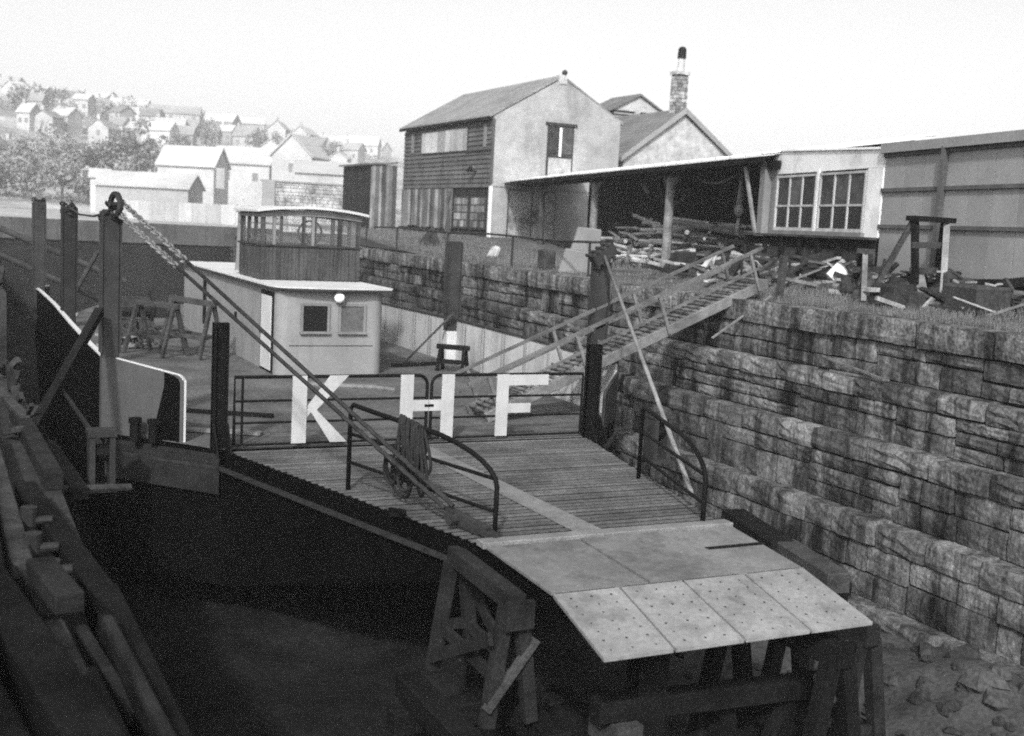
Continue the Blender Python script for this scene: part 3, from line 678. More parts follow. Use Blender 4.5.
# rope hung on the ramp rail
rope = MB(); q = random.Random(2); B1 = V(4.80, 14.4, DZ); d = V(.92, -2.65, 0); dn = d.normalized(); sd = V(-dn.y, dn.x, 0)
for k in range(15):
    t = .37+k*.0125; top_ = B1+d*t+V(0, 0, 1.175-.02*(k*.35)); l = q.uniform(.45, .75) if k % 3 else q.uniform(.7, .9); wd = q.uniform(.03, .09); off = q.uniform(-.09, .04)
    pts = []
    for i in range(25):
        a = 2*math.pi*i/24; s_ = math.sin(a); c_ = math.cos(a)
        pts.append(top_-sd*(.05*s_)+dn*(wd*s_*(1-c_)+off*(1-c_)*.7+.015*math.sin(2*a+k*1.7))+V(0, 0, -l*(1-c_)/2))
    rope.tube(pts, .02, 6, cap=False)
for k in range(5):
    c0 = B1+d*(.33+.03*k)+V(-.05, 0, .42+.05*math.sin(k*2)); R0 = q.uniform(.10, .20)
    rope.torus(c0, sd+V(q.uniform(-.4, .4), 0, q.uniform(-.5, .5)), R0, .02, 18, 6, q.uniform(1.1, 1.7))
single(rope, 'rope_coil', 'rope', B1+d*.42, 'coiled rope hanging over the left rail of the ramp', 'rope', smooth=True)

# ------------------------------------------------------------------ gangway from the deck up to the quay
G = thing('gangway', 'sloping slatted wooden gangway with handrails from deck to quay', 'gangway', (9.05, 19.3, DZ))
ga, gb = V(8.9, 18.9, -3.52), V(15.1, 18.9, -.88); gd = gb-ga; wv = V(0, .84, 0); gn = V(-gd.z, 0, gd.x).normalized()
for off in (V(0, 0, 0), wv):
    MB().bar(ga+off, gb+off, .09, .20).build('stringer', 'gangwood', G, bevel=.01)
nt_ = 44
for i in range(nt_):
    c = lerp(ga, gb, (i+.5)/nt_)+gn*.095
    MB().bar(c+V(0, .05, 0)-V(0, .05, 0), c+wv, .075, .028, gn).build('tread', 'gangwood', G)
for i in range(12):
    c = lerp(ga, gb, (i+.5)/12)+gn*.13; MB().bar(c, c+wv, .03, .05, gn).build('cleat', 'gangwood', G)
for off in (V(0, -.06, 0), wv+V(0, .06, 0)):
    for t in (.04, .33, .62, .96):
        p = lerp(ga, gb, t)+off; MB().bar(p-gn*.05, p+gn*.72+V(.0, 0, .05), .06, .06).build('rail_post', 'gangwood', G)
    MB().bar(ga+off+gn*.75-gd*.02, gb+off+gn*.75+gd*.01, .07, .055).build('handrail', 'gangwood', G)
    MB().bar(ga+off+gn*.38-gd*.0, lerp(ga, gb, .98)+off+gn*.38, .05, .04).build('mid_rail', 'gangwood', G)
single(MB().bar((15.2, 18.6, -1.3), (15.25, 18.6, -.3), .12, .12), 'mooring_post', 'timber', (15.2, 18.6, -1.3), 'squat timber post at the head of the gangway', 'post')
single(MB().bar((13.4, 18.3, -1.95), (15.0, 18.6, -1.12), .035, .03), 'batten', 'paletimber', (14.5, 18.5, -1.3), 'thin pale batten propped across the coping below the gangway head', 'batten')
single(MB().bar((13.98, 14.25, -2.2), (14.2, 15.85, -2.05), .05, .03).bar((14.13, 14.3, -2.22), (14.1, 15.7, -2.24), .04, .03), 'batten', 'paletimber', (14.1, 15, -2.27), 'pale broken batten lying on the top ledge of the dock wall', 'batten')

# ------------------------------------------------------------------ timber supports under the ramp
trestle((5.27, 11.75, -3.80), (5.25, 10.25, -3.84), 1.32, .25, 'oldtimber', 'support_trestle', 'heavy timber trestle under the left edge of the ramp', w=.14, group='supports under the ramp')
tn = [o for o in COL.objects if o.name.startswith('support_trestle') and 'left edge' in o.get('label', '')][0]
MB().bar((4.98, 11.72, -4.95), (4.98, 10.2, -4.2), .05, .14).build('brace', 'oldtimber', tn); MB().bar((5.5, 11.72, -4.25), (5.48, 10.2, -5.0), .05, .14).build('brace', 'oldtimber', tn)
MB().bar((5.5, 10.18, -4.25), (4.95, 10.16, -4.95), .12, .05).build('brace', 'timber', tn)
MB().bar((5.1, 10.12, -3.95), (5.42, 10.12, -3.95), .06, .3).build('gusset_plate', 'oldtimber', tn)
blk = thing('timber_crib', 'crib of heavy baulks under the left ramp trestle', 'timber crib', (5.3, 11, -6.4))
for j in range(4):
    for k in range(2):
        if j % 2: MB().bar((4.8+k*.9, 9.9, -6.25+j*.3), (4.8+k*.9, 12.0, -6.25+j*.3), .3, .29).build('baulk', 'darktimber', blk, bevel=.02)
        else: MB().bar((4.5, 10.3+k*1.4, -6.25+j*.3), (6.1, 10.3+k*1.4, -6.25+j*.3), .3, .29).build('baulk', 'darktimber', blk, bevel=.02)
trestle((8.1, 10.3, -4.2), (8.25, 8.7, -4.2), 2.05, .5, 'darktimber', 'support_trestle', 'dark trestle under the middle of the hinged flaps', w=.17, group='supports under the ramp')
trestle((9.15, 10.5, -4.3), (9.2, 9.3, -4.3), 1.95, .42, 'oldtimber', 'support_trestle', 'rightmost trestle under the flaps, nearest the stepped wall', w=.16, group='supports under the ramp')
bm = thing('timber_beam', 'long thick dark beam lying across the trestles below the flaps', 'beam', (7.6, 9.8, -5.0))
MB().bar((6.0, 9.75, -4.92), (9.2, 9.7, -5.02), .26, .24).build('beam', 'darktimber', bm, bevel=.02)
MB().bar((6.3, 9.5, -5.2), (6.3, 10.1, -5.2), .3, .3).build('packing_block', 'timber', bm)
MB().bar((6.62, 9.75, -4.35), (6.62, 9.75, -6.3), .36, .3).build('upright', 'darktimber', bm, bevel=.02)
MB().bar((8.7, 9.5, -4.85), (9.35, 9.45, -4.72), .14, .12).build('rope_lashing', 'paletimber', bm, bevel=.04)
MB().bar((7.5, 9.3, -6.2), (8.9, 9.9, -4.95), .16, .2).build('brace', 'darktimber', bm)
single(MB().bar((7.2, 9.0, -6.15), (9.6, 8.9, -5.5), .2, .2), 'raking_shore', 'darktimber', (7.3, 9, -6.3), 'slanting dark shore low under the flaps', 'timber shore')
single(MB().bar((11.62, 14.95, -4.55), (11.25, 13.2, -4.6), .42, .26), 'timber_baulk', 'darktimber', (11.4, 14, -4.75), 'farther of two thick baulks lying beside the ramp under the wall', 'baulk', bevel=.02)
single(MB().bar((11.36, 13.35, -4.62), (11.05, 11.75, -4.66), .36, .3), 'timber_baulk', 'timber', (11.2, 12.5, -4.8), 'nearer of two thick baulks lying beside the ramp under the wall', 'baulk', bevel=.02)
bs = thing('baulk_trestle', 'low dark trestle carrying the two baulks beside the ramp', 'trestle', (11.2, 13, -6.0))
for yy in (12.2, 13.6, 14.7):
    MB().box(10.95, 11.6, yy-.12, yy+.12, -5.0, -4.80).build('cap', 'darktimber', bs)
    for x in (11.05, 11.5): MB().bar((x, yy, -5.0), (x+(x-11.28)*.4, yy, -6.2), .16, .16).build('leg', 'darktimber', bs)
for k in range(4):
    kb = thing('keel_block', 'stack of dark keel blocks under the ferry, row %s from the ramp' % ['one', 'two', 'three', 'four', 'five', 'six'][k], 'keel block', (7, 24+k*4, -6.4))
    y = 24+k*4; z1 = hull_bottom(y)-.03
    for x in (4.6, 7.0, 9.4):
        zz = -6.4; i = 0
        while zz < z1-.12:
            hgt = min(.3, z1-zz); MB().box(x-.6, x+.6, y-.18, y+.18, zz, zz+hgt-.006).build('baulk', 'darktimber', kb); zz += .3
# ------------------------------------------------------------------ timbers along the left side
LT = [((-.05, 10.4, -2.68), (.95, 3.3, -2.68), .27, .30, 'darktimber', 'broad dark baulk slanting across the lower left corner'),
      ((.72, 12.6, -3.0), (1.08, 8.6, -3.0), .20, .26, 'darktimber', 'farther dark baulk along the edge of the left ledge'),
      ((1.06, 9.0, -3.02), (1.12, 4.6, -3.02), .24, .26, 'darktimber', 'nearer dark baulk along the edge of the left ledge'),
      ((.46, 15.6, -2.9), (.53, 9.5, -2.88), .16, .14, 'timber', 'long grey plank at the left picture edge running away from the camera'),
      ((.62, 9.05, -2.72), (.75, 8.12, -2.72), .20, .15, 'oldtimber', 'short squared grey baulk on the left ledge with a cut end'),
      ((.56, 9.4, -2.92), (.64, 8.35, -2.92), .12, .14, 'oldtimber', 'first broken plank piece beside the broad dark baulk'),
      ((.66, 8.25, -2.93), (.72, 7.2, -2.93), .12, .14, 'timber', 'second broken plank piece beside the broad dark baulk'),
      ((.76, 7.35, -2.95), (.84, 6.0, -2.95), .15, .14, 'oldtimber', 'third and nearest broken plank piece beside the broad dark baulk'),
      ((1.38, 18.6, -3.68), (1.52, 15.3, -3.68), .22, .16, 'oldtimber', 'grey timber in the gap between the left ledge and the hull')]
LT += [((.84, 8.3, -2.98), (.98, 6.7, -2.98), .08, .09, 'oldtimber', 'narrow squared post lying beyond the cut baulk on the left ledge'),
       ((.98, 8.0, -2.82), (1.1, 5.2, -2.85), .07, .08, 'oldtimber', 'thin batten lying on the nearer edge baulk'),
       ((.40, 13.4, -2.98), (.74, 9.9, -2.96), .12, .12, 'darktimber', 'dark batten crossing under the grey plank at the left edge'),
       ((.9, 17.8, -3.0), (1.05, 13.2, -3.02), .2, .2, 'oldtimber', 'grey baulk far back on the left ledge edge'),
       ((.62, 20.5, -2.95), (.95, 16.6, -2.9), .14, .1, 'timber', 'weathered board far back on the left ledge')]
for a, c, w, hh, m, lab in LT: single(MB().bar(a, c, w, hh), 'timber_baulk', m, lerp(a, c, .5)-V(0, 0, hh/2), lab, 'timber', bevel=.012)
single(MB().tube([(.85, 15.4, -3.62), (2.2, 15.7, -3.72)], .05, 8), 'spreader', 'timber', (.8, 14, -3.0), 'round spreader pole between the left ledge and the hull', 'pole')
single(MB().bar((2.13, 18.7, -1.62), (1.0, 16.4, -3.1), .12, .12), 'raking_shore', 'darktimber', (1.0, 16.4, -3.1), 'dark raking shore propping the tall left post', 'timber shore')
for k, (x, y, z, h_) in enumerate(((.64, 10.1, -3.0, .26), (.74, 9.6, -3.0, .16), (.66, 11.0, -3.0, .26))):
    o = MB().tube([(x, y, z), (x, y, z+h_)], .075, 10).tube([(x, y, z+h_*.5), (x+.2, y-.05, z+h_*.55)], .04, 8)
    single(o, 'pipe_fitting', 'iron', (x, y, z), ['tallest upright iron pipe fitting on the left ledge', 'short iron pipe fitting nearest the cut baulk', 'iron pipe fitting farthest back on the left ledge'][k], 'pipe', smooth=False)
q = random.Random(14)
for k in range(40):
    y = q.uniform(15, 34); x = .06*y*.72+q.uniform(-.1, .55); l = q.uniform(.3, .9); a = q.uniform(0, 6.3); z = -3.08 if y < 23 else -1.65
    x = min(x, .95)
    single(MB().bar((x, y, z+.05), (x+l*.3*math.cos(a), y+l*math.sin(a), z+.05+q.uniform(0, .35)), q.uniform(.05, .16), q.uniform(.04, .12)), 'scrap_timber', 'rust', (x, y, z), 'piece of scrap among the clutter along the far left ledge', 'timber', 'scrap along the far left ledge')

# ------------------------------------------------------------------ shed, office and panelled wall on the quay
OA = R(12.5); OU = V(math.sin(OA), math.cos(OA), 0); OV = V(math.cos(OA), -math.sin(OA), 0); OO = V(18.97, 19.97, 0)
def P(s, v, z): return OO+OU*s+OV*v+V(0, 0, z)
def sbox(b, s0, s1, v0, v1, z0, z1):
    return b.obox(P((s0+s1)/2, (v0+v1)/2, (z0+z1)/2), OU*(s1-s0)/2, OV*(v1-v0)/2, V(0, 0, (z1-z0)/2))
# open shed
SH = thing('open_shed', 'open fronted timber shed with pale sheet roof on wooden posts', 'shed', P(18, 3, -1.3))
SE = 5.6
rb = MB(); ez0, ez1 = 2.22, 3.5
ns_ = 24
rr = MB().prism([P(SE-.5, -.55, ez0), P(33.6, -.55, ez0+.06), V(27.0, 56.55, ez0+.10), V(31.6, 56.55, ez0+.95), P(SE-.5, 4.6, ez0+.84)], (0, 0, .05)).build('roof', 'asbestos', SH)
for i in range(28):
    s0 = SE-.5+i*(33.6-SE+.5)/28
    MB().bar(P(s0, -.56, ez0+.065), P(s0, 4.6, ez0+.915), .10, .035).build('sheet_joint', 'asbestos', rr)
MB().bar(P(SE-.6, -.52, ez0-.10), P(33.6, -.52, ez0-.04), .06, .17).build('fascia', 'darktimber', SH)
MB().bar(P(SE-.6, -.1, ez0-.20), P(33.6, -.1, ez0-.14), .16, .2).build('wall_plate', 'darktimber', SH)
rf = MB()
for i in range(20): rf.bar(P(SE+.2+i*1.4, -.4, ez0-.06), P(SE+.2+i*1.4, 4.4, ez0+.72), .07, .12)
rf.build('rafters', 'darktimber', SH)
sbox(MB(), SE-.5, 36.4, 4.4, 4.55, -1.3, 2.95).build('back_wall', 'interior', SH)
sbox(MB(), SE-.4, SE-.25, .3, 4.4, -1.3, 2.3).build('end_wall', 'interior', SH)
def spost(s, v, z0, w, m, r=True):
    o = MB().tube([P(s, v, z0), P(s+.03, v, .5), P(s+.02, v, 2.05)], w/2, 10, r1=w*.42).build('post', m, SH)
    for k in (-1, 1):
        MB().bar(P(s+.02, v, 1.45), P(s+.75*k, v, 2.08), .10, .12).build('knee_brace', m, o)
    return o
spost(13.0, 0, -1.4, .34, 'paletimber'); spost(21.3, 0, -1.3, .34, 'paletimber'); spost(29.5, 0, -1.0, .3, 'timber')
spost(17.6, 1.6, -1.3, .26, 'darktimber'); spost(17.0, 3.2, -1.3, .26, 'darktimber')
o = sbox(MB(), 5.55, 5.85, -.2, .1, -1.2, 2.1).build('post', 'lightgrey', SH)
MB().bar(P(6.5, -.35, 2.0), P(5.75, -.25, .1), .08, .08).build('strut', 'paletimber', SH)
# hanging tackle and ropes in the shed
single(MB().tube([P(16.6, .9, 1.9), P(15.9, .85, 1.25), P(15.0, .8, 1.0), P(14.0, .8, 1.15), P(13.1, .7, 1.6)], .05, 7), 'rope', 'timber', P(15, .8, 1.0), 'rope slung in a loop between the shed posts', 'rope', smooth=True)
tk = MB().tube([P(9.0, .7, 1.95), P(9.0, .7, 1.0)], .05, 8, r1=.11).ball(P(9.0, .7, .85), .16, 10, 1.4).tube([P(9.0, .7, .6), P(9.02, .7, .1)], .05, 8, r1=.09)
single(tk, 'tackle_block', 'paletimber', P(9, .7, -.05), 'pale rope tackle hanging from the shed roof', 'tackle', smooth=True)
single(MB().tube([P(12.2, .6, 1.95), P(11.4, .6, 1.72), P(10.4, .6, 1.7), P(9.2, .65, 1.9)], .04, 7), 'rope', 'paletimber', P(10.8, .6, 1.7), 'rope festoon under the shed eave beside the hanging tackle', 'rope', smooth=True)
single(MB().bar(P(16.4, .2, 1.85), P(15.5, .1, 1.45), .12, .05), 'board_scrap', 'paletimber', P(16, .15, 1.4), 'small pale board hung aslant under the shed eave', 'board')
# timber piles under the shed
q = random.Random(31)
for k in range(130):
    near = k < 40
    s0 = q.uniform(12.2, 21) if not near else q.uniform(14.5, 19.5); v0 = q.uniform(.3, 2.4) if not near else q.uniform(-.9, .5)
    l = q.uniform(1.5, 4.2) if not near else q.uniform(.9, 2.0)
    z = (-1.1+1.65*q.random()**.8*(.55+.45*min(1, v0/1.8))) if not near else -1.12+.5*q.random()
    a = q.gauss(0, .35) if not near else q.uniform(-1.2, 1.2); dz = q.gauss(0, .12) if not near else q.uniform(-.05, .3)
    p0 = P(s0-l/2*math.cos(a), v0-l/2*math.sin(a), max(-1.2, z-dz)); p1 = P(s0+l/2*math.cos(a), v0+l/2*math.sin(a), max(-1.2, z+dz))
    r = q.uniform(.035, .085)
    b = MB().tube([p0, (p0+p1)/2+V(0, 0, q.uniform(-.05, .08)), p1], r, 6) if q.random() < .6 else MB().bar(p0, p1, r*2.2, r*1.2)
    single(b, 'timber_pole', 'pole' if k % 2 else 'shedpole', lerp(p0, p1, .5)-V(0, 0, .1), 'old pole or plank in the timber heap under the shed' if not near else 'short timber in the loose heap in front of the shed posts', 'timber', 'timbers heaped under the shed' if not near else 'short timbers in front of the shed')
for k in range(12):
    s0 = 8.2+k*.42; p0 = P(s0, 1.2, -1.2); p1 = P(s0+q.uniform(-.5, -.1), 1.9, -.1+q.uniform(-.1, .15))
    single(MB().bar(p0, p1, .13, .05), 'plank', 'pole', p0, 'board standing on end in the row leaning inside the shed', 'plank', 'boards leaning in the shed')
single(MB().bar(P(7.0, 1.0, -.12), P(12.2, 1.25, -.08), .16, .14), 'timber_pole', 'timber', P(9.6, 1.1, -.2), 'long pole lying level along the top of the leaning boards', 'pole')
# concrete bank and tarpaulin slope in the shed mouth
def lump(poly, ext, name, m, loc, lab, cat): return single(MB().prism([V(*p) if not isinstance(p, Vector) else p for p in poly], ext), name, m, loc, lab, cat, bevel=.06)
lump([P(6.2, -.5, -1.3), P(12.4, -.5, -1.3), P(11.6, -.3, -.5), P(6.2, -.3, -.42)], OV*1.3, 'concrete_bank', 'rubble', P(9, 0, -1.3), 'low rough concrete bank at the foot of the shed posts', 'concrete bank')
lump([P(5.8, 0.9, -1.2), P(9.2, 1.0, -.6), P(7.0, 1.0, .52), P(5.8, .9, .55)], OV*1.2, 'tarpaulin_heap', 'earth', P(7, 1.2, -1.2), 'sloping dull tarpaulin heap at the right end inside the shed', 'tarpaulin')
# office with glazed front
OF = thing('office', 'whitewashed lean-to office with long many-paned window', 'building', P(2.7, 2, -1.2))
z0, z1 = .30, 1.72
def otop(s): return 2.16+.03*s
MB().prism([P(-.02, 0, z1+.045), P(5.5, 0, z1+.045), P(5.5, 0, otop(5.5)+.06), P(-.02, 0, otop(0))], OV*.12).build('upper_wall', 'whitewall', OF)
sbox(MB(), -.02, .62, 0, .12, z0-.12, z1+.04).build('pier', 'whitewall', OF)
sbox(MB(), 5.22, 5.5, -.01, .12, z0-.12, z1+.2).build('pier', 'lightgrey', OF)
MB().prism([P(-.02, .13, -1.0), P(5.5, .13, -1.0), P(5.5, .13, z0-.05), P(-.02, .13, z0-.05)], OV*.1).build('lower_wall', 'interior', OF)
sbox(MB(), .55, 5.3, -.1, .14, z0-.12, z0-.02).build('sill', 'lightgrey', OF)
MB().prism([P(-.1, -.05, otop(0)+.0), P(5.5, -.05, otop(5.5)+.06), P(5.5, 4, otop(5.5)+.35), P(-.1, 4, otop(0)+.12)], (0, 0, .05)).build('roof', 'asbestos', OF)
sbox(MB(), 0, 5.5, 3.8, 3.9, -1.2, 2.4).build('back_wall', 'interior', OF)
for ws0, ws1 in ((.66, 2.86), (3.0, 5.2)):
    fr_ = MB(); t = .06
    sbox(fr_, ws0, ws1, -.02, .08, z0-.02, z0+t); sbox(fr_, ws0, ws1, -.02, .08, z1-t, z1); sbox(fr_, ws0, ws0+t, -.02, .08, z0+t, z1-t); sbox(fr_, ws1-t, ws1, -.02, .08, z0+t, z1-t)
    wn = fr_.build('window', 'bulwark', OF)
    cw = (ws1-ws0-2*t)/3; zm = z0+.62
    gb_ = MB()
    for i in (1, 2): sbox(gb_, ws0+t+cw*i-.03, ws0+t+cw*i+.03, -.01, .06, z0+t, z1-t)
    sbox(gb_, ws0+t, ws1-t, -.005, .055, zm-.025, zm+.025); gb_.build('glazing_bar', 'bulwark', wn)
    for i in range(3):
        for za, zb_, mm in ((z0+t, zm-.025, 'darkglass'), (zm+.025, z1-t, 'greypane')):
            sbox(MB(), ws0+t+cw*i+.03, ws0+t+cw*(i+1)-.03, .02, .03, za, zb_).build('pane', mm if rng.random() < .8 else 'greypane', wn)
sbox(MB(), 2.87, 2.99, -.03, .1, z0-.02, z1+.08).build('mullion', 'whitewall', OF)
# panelled wall
PW = thing('panelled_wall', 'tall grey panelled wall with dark battens at the right', 'wall', P(-5, 0, -1.0))
sbox(MB(), -12, -.03, .08, .18, -1.1, 2.2).build('backing', 'interior', PW)
rows = [(-.6, .42), (.47, 1.22), (1.27, 2.0)]; sp = .78
for i in range(15):
    for (za, zb_) in rows:
        s1 = -.05-i*sp
        sbox(MB(), s1-sp+.008, s1-.008, .03, .08, za, zb_).build('panel', 'panel', PW)
for z in (.44, 1.245, 2.02): sbox(MB(), -12, -.03, -.03, .05, z-.04, z+.04).build('batten', 'battenpaint', PW)
for s1 in (-2.35, -6.6): MB().bar(P(s1, -.06, -.8), P(s1-.05, -.06, 2.1), .12, .1).build('upright', 'battenpaint', PW)
sbox(MB(), -12, -.03, -.12, .3, 2.06, 2.26).build('fascia', 'panel', PW)
# low plank fence under the office window
FE = thing('plank_fence', 'low dark plank fence with posts below the office window', 'fence', P(2.5, -1.2, -1.0))
for i in range(7): sbox(MB(), -.6+i*.95, -.5+i*.95, -.75, -.65, -1.0, .12).build('post', 'darktimber', FE)
for z, hh, m in ((.0, .22, 'darktimber'), (-.28, .26, 'timber'), (-.56, .22, 'darktimber')):
    for i in range(3): sbox(MB(), -1+i*2.2, 1.17+i*2.2, -.64, -.60, z-hh/2, z+hh/2).build('plank', m, FE)
sbox(MB(), -1, 5.6, -.8, -.58, .12, .17).build('capping', 'timber', FE)
# tall bench trestle
TT = thing('tall_trestle', 'tall narrow timber trestle standing on the bank before the panelled wall', 'trestle', (17.3, 17, -1.1))
MB().box(16.95, 18.0, 16.8, 17.1, .52, .62).build('top', 'darktimber', TT)
for a, c, m in (((17.05, 16.95, .52), (16.9, 16.6, -1.15), 'darktimber'), ((17.85, 16.9, .52), (17.3, 16.3, -1.15), 'paletimber'), ((17.9, 17.0, .52), (18.1, 17.3, -1.0), 'darktimber'), ((17.1, 17.05, .52), (16.5, 17.4, -1.0), 'timber')): MB().bar(a, c, .12, .1).build('leg', m, TT)
for z in (.05, -.45): MB().bar((16.9, 16.8, z), (17.95, 16.9, z+.03), .06, .12).build('rail', 'timber', TT)
T2 = thing('saw_horse', 'lower timber horse standing left of the tall trestle on the bank', 'trestle', (16.4, 17.6, -1.1))
for a, c, m in (((16.45, 17.6, -.1), (16.05, 17.1, -1.1), 'paletimber'), ((16.5, 17.65, -.1), (16.7, 18.2, -1.0), 'darktimber')): MB().bar(a, c, .1, .1).build('leg', m, T2)
MB().bar((16.2, 17.6, -.5), (17.3, 17.7, -.45), .1, .1).build('rail', 'timber', T2)
MB().bar((16.35, 17.6, -.12), (16.6, 17.62, -.12), .25, .1).build('head', 'timber', T2)
# bucket, boxes, table frame
bk = thing('bucket', 'white bucket lying tipped on the scrap by the fence', 'bucket', (17.3, 19.3, -.9))
c = V(17.3, 19.3, -.66); ax = V(.55, -.25, .55).normalized()
MB().tube([c-ax*.17, c+ax*.17], .16, 14, r1=.2).build('pail', 'white', bk, smooth=False)
MB().torus(c+ax*.17, ax, .2, .015, 16, 5).build('rim', 'lightgrey', bk)
pb = thing('wooden_box', 'pale box with a wire handle on the grass by the tall trestle', 'box', (16.9, 18.4, -1.1))
MB().box(16.7, 17.1, 18.2, 18.5, -1.06, -.76).build('side_panel', 'lightgrey', pb, bevel=.015)
MB().tube([(16.72, 18.35, -.76), (16.75, 18.35, -.45), (16.9, 18.35, -.36), (17.05, 18.35, -.45), (17.08, 18.35, -.76)], .012, 6).build('handle', 'iron', pb)
tf = thing('iron_frame', 'open iron table frame among the scrap by the gangway head', 'frame', (16.6, 20.5, -1.1))
for x, y in ((16.2, 21.2), (16.9, 20.4)): MB().box(x-.02, x+.02, y-.02, y+.02, -1.1, -.42).build('leg', 'iron', tf)
MB().bar((16.2, 21.2, -.42), (16.9, 20.4, -.42), .05, .04).build('top_bar', 'iron', tf)
# debris on the bank
q = random.Random(77)
for k in range(150):
    s0 = q.uniform(-6.5, 5.5); v0 = q.uniform(-3.0, -.25) if s0 > 0 else q.uniform(-1.9, -.1)
    c = P(s0, v0, 0); 
    if c.x < 15.75+ox(c.y): continue
    gz = quay_z(c.x, c.y); l = q.uniform(.3, 1.3); a = q.uniform(0, 6.28); lift = q.uniform(0, .45)
    p1 = c+V(math.cos(a), math.sin(a), 0)*l
    if p1.x < 15.4+ox(p1.y): p1 = c+V(abs(math.cos(a)), math.sin(a), 0)*l
    g1_ = quay_z(p1.x, p1.y)
    b = MB().bar(c+V(0, 0, gz+.05), p1+V(0, 0, g1_+.05+lift), q.uniform(.05, .22), q.uniform(.03, .10))
    single(b, 'broken_plank', 'pole' if k % 2 else 'rust', c+V(0, 0, gz), ('broken plank in the scrap heap below the panelled wall' if s0 < 0 else 'broken plank in the scrap heap below the office window'), 'plank', 'scrap planks on the bank' if s0 < 0 else 'scrap planks below the office')
for k in range(60):
    s0 = q.uniform(-6.5, 5.5); v0 = q.uniform(-2.2, -.4); c = P(s0, v0, 0)
    if c.x < 15.9+ox(c.y): continue
    r = q.uniform(.12, .34); gz = quay_z(c.x, c.y)
    rock((c.x, c.y, gz+r*.25), r, 300+k).build('rubble_lump', 'rubble' if q.random() < .6 else 'rust', loc=(c.x, c.y, gz), label='lump of rubble in the scrap on the bank', cat='rubble', group='rubble lumps on the bank')
for k in range(16):
    s0 = -6.4+k*.72+q.uniform(-.2, .2); v0 = q.uniform(-1.0, -.75) if s0 > -.7 else q.uniform(-.75, -.45); c = P(s0, v0, 0); gz = quay_z(c.x, c.y); r = q.uniform(.28, .5)
    rock((c.x, c.y, gz+r*.25), r, 500+k).build('spoil_heap', 'rust' if k % 3 else 'rubble', loc=(c.x, c.y, gz), label='low dark spoil heap against the foot of the yard wall', cat='spoil heap', group='spoil heaps along the yard wall')
    for j in range(4):
        a = q.uniform(0, 6.28); l = q.uniform(.4, 1.1); p0 = c+V(q.uniform(-.3, .1), q.uniform(-.4, .4), gz+r*.7); p1 = p0+V(-abs(math.cos(a))*l*.6, math.sin(a)*l, q.uniform(-.3, .2))
        single(MB().bar(p0, p1, q.uniform(.04, .14), q.uniform(.03, .08)), 'broken_plank', 'pole' if j else 'rust', p0, 'broken plank thrown on the spoil heaps along the yard wall', 'plank', 'planks on the spoil heaps')
for k, (s0, v0, w, l, hh, lab) in enumerate(((-5.6, -1.3, .7, 1.1, .5, 'large pale stone block at the right edge of the bank'), (-3.6, -1.7, .5, .9, .35, 'squared stone block lying on the grass under the panelled wall'), (-1.6, -1.9, .2, 1.5, .2, 'log lying on the grass at the foot of the tall trestle'))):
    c = P(s0, v0, 0); gz = quay_z(c.x, c.y)
    single(sbox(MB(), s0-l/2, s0+l/2, v0-w/2, v0+w/2, gz-.05, gz+hh), 'stone_block' if k < 2 else 'log', 'rubble' if k < 2 else 'paletimber', (c.x, c.y, gz), lab, 'stone block' if k < 2 else 'log', bevel=.05)
# long bars leaning at the right edge
for k, (a, c) in enumerate((((17.2, 16.2, -.75), (18.9, 13.2, -.2)), ((17.4, 17.0, -.7), (18.4, 13.4, -.45)))):
    single(MB().bar(a, c, .16, .18), 'timber_baulk', 'darktimber', V(*a)-V(0, 0, .2), ['upper long dark beam sloping up to the right edge of the bank', 'lower long dark beam lying on the scrap at the right edge'][k], 'beam')
# grass on the bank
q = random.Random(8); g = MB()
def blades(n, fx, hmin, hmax):
    for _ in range(n):
        x, y = fx()
        z = quay_z(x, y)-.01; h_ = q.uniform(hmin, hmax); a = q.uniform(0, 6.28); w = q.uniform(.006, .014); ln = q.uniform(-.5, .5)*h_
        dx, dy = math.cos(a)*w, math.sin(a)*w
        g.add([(x-dx, y-dy, z), (x+dx, y+dy, z), (x+ln*math.sin(a), y+ln*math.cos(a), z+h_)], [(0, 1, 2)])
def near():
    y = q.uniform(9.5, 20.5); return WX+.72+1.6*q.random()**1.3, y
def far():
    y = q.uniform(33, 56); return WX+.8+ox(y)+q.random()*6, y
blades(15000, near, .05, .2); blades(9000, far, .08, .35)
blades(3000, lambda: (WX+.7+ox(24)+q.random()*2.5, q.uniform(20, 32)), .04, .12)
g.build('grass', 'grass', kind='stuff')

# ------------------------------------------------------------------ quay rail and slabs
RL = thing('quay_railing', 'thin pipe railing along the quay edge behind the ferry', 'railing', (15.9, 36, -1.25))
pts = [(15.35+ox(y)*.55, y, -.30-.03*math.sin(y*.7)) for y in range(26, 48, 2)]
MB().tube(pts, .035, 7).build('top_rail', 'iron', RL, smooth=True)
for y in (27, 32, 37.5, 43, 47): MB().tube([(15.35+ox(y)*.55, y, quay_z(16.5, y)-.1), (15.35+ox(y)*.55, y, -.3)], .035, 7).build('upright', 'iron', RL)
single(MB().prism([(15.85, 29.3, -1.25), (16.5, 28.5, -1.25), (16.52, 28.5, -.62), (16.0, 29.2, -.55)], (.18, .3, .02)), 'stone_slab', 'lightgrey', (16.2, 29, -1.25), 'lower pale stone slab standing on the quay behind the right post', 'stone slab', bevel=.03)
single(MB().prism([(16.25, 29.7, -1.2), (16.95, 28.9, -1.2), (17.0, 28.9, .05), (16.6, 29.6, .10)], (.16, .3, .0)), 'stone_slab', 'lightgrey', (16.6, 29.3, -1.25), 'upper pale stone slab leaning on the quay behind the right post', 'stone slab', bevel=.03)
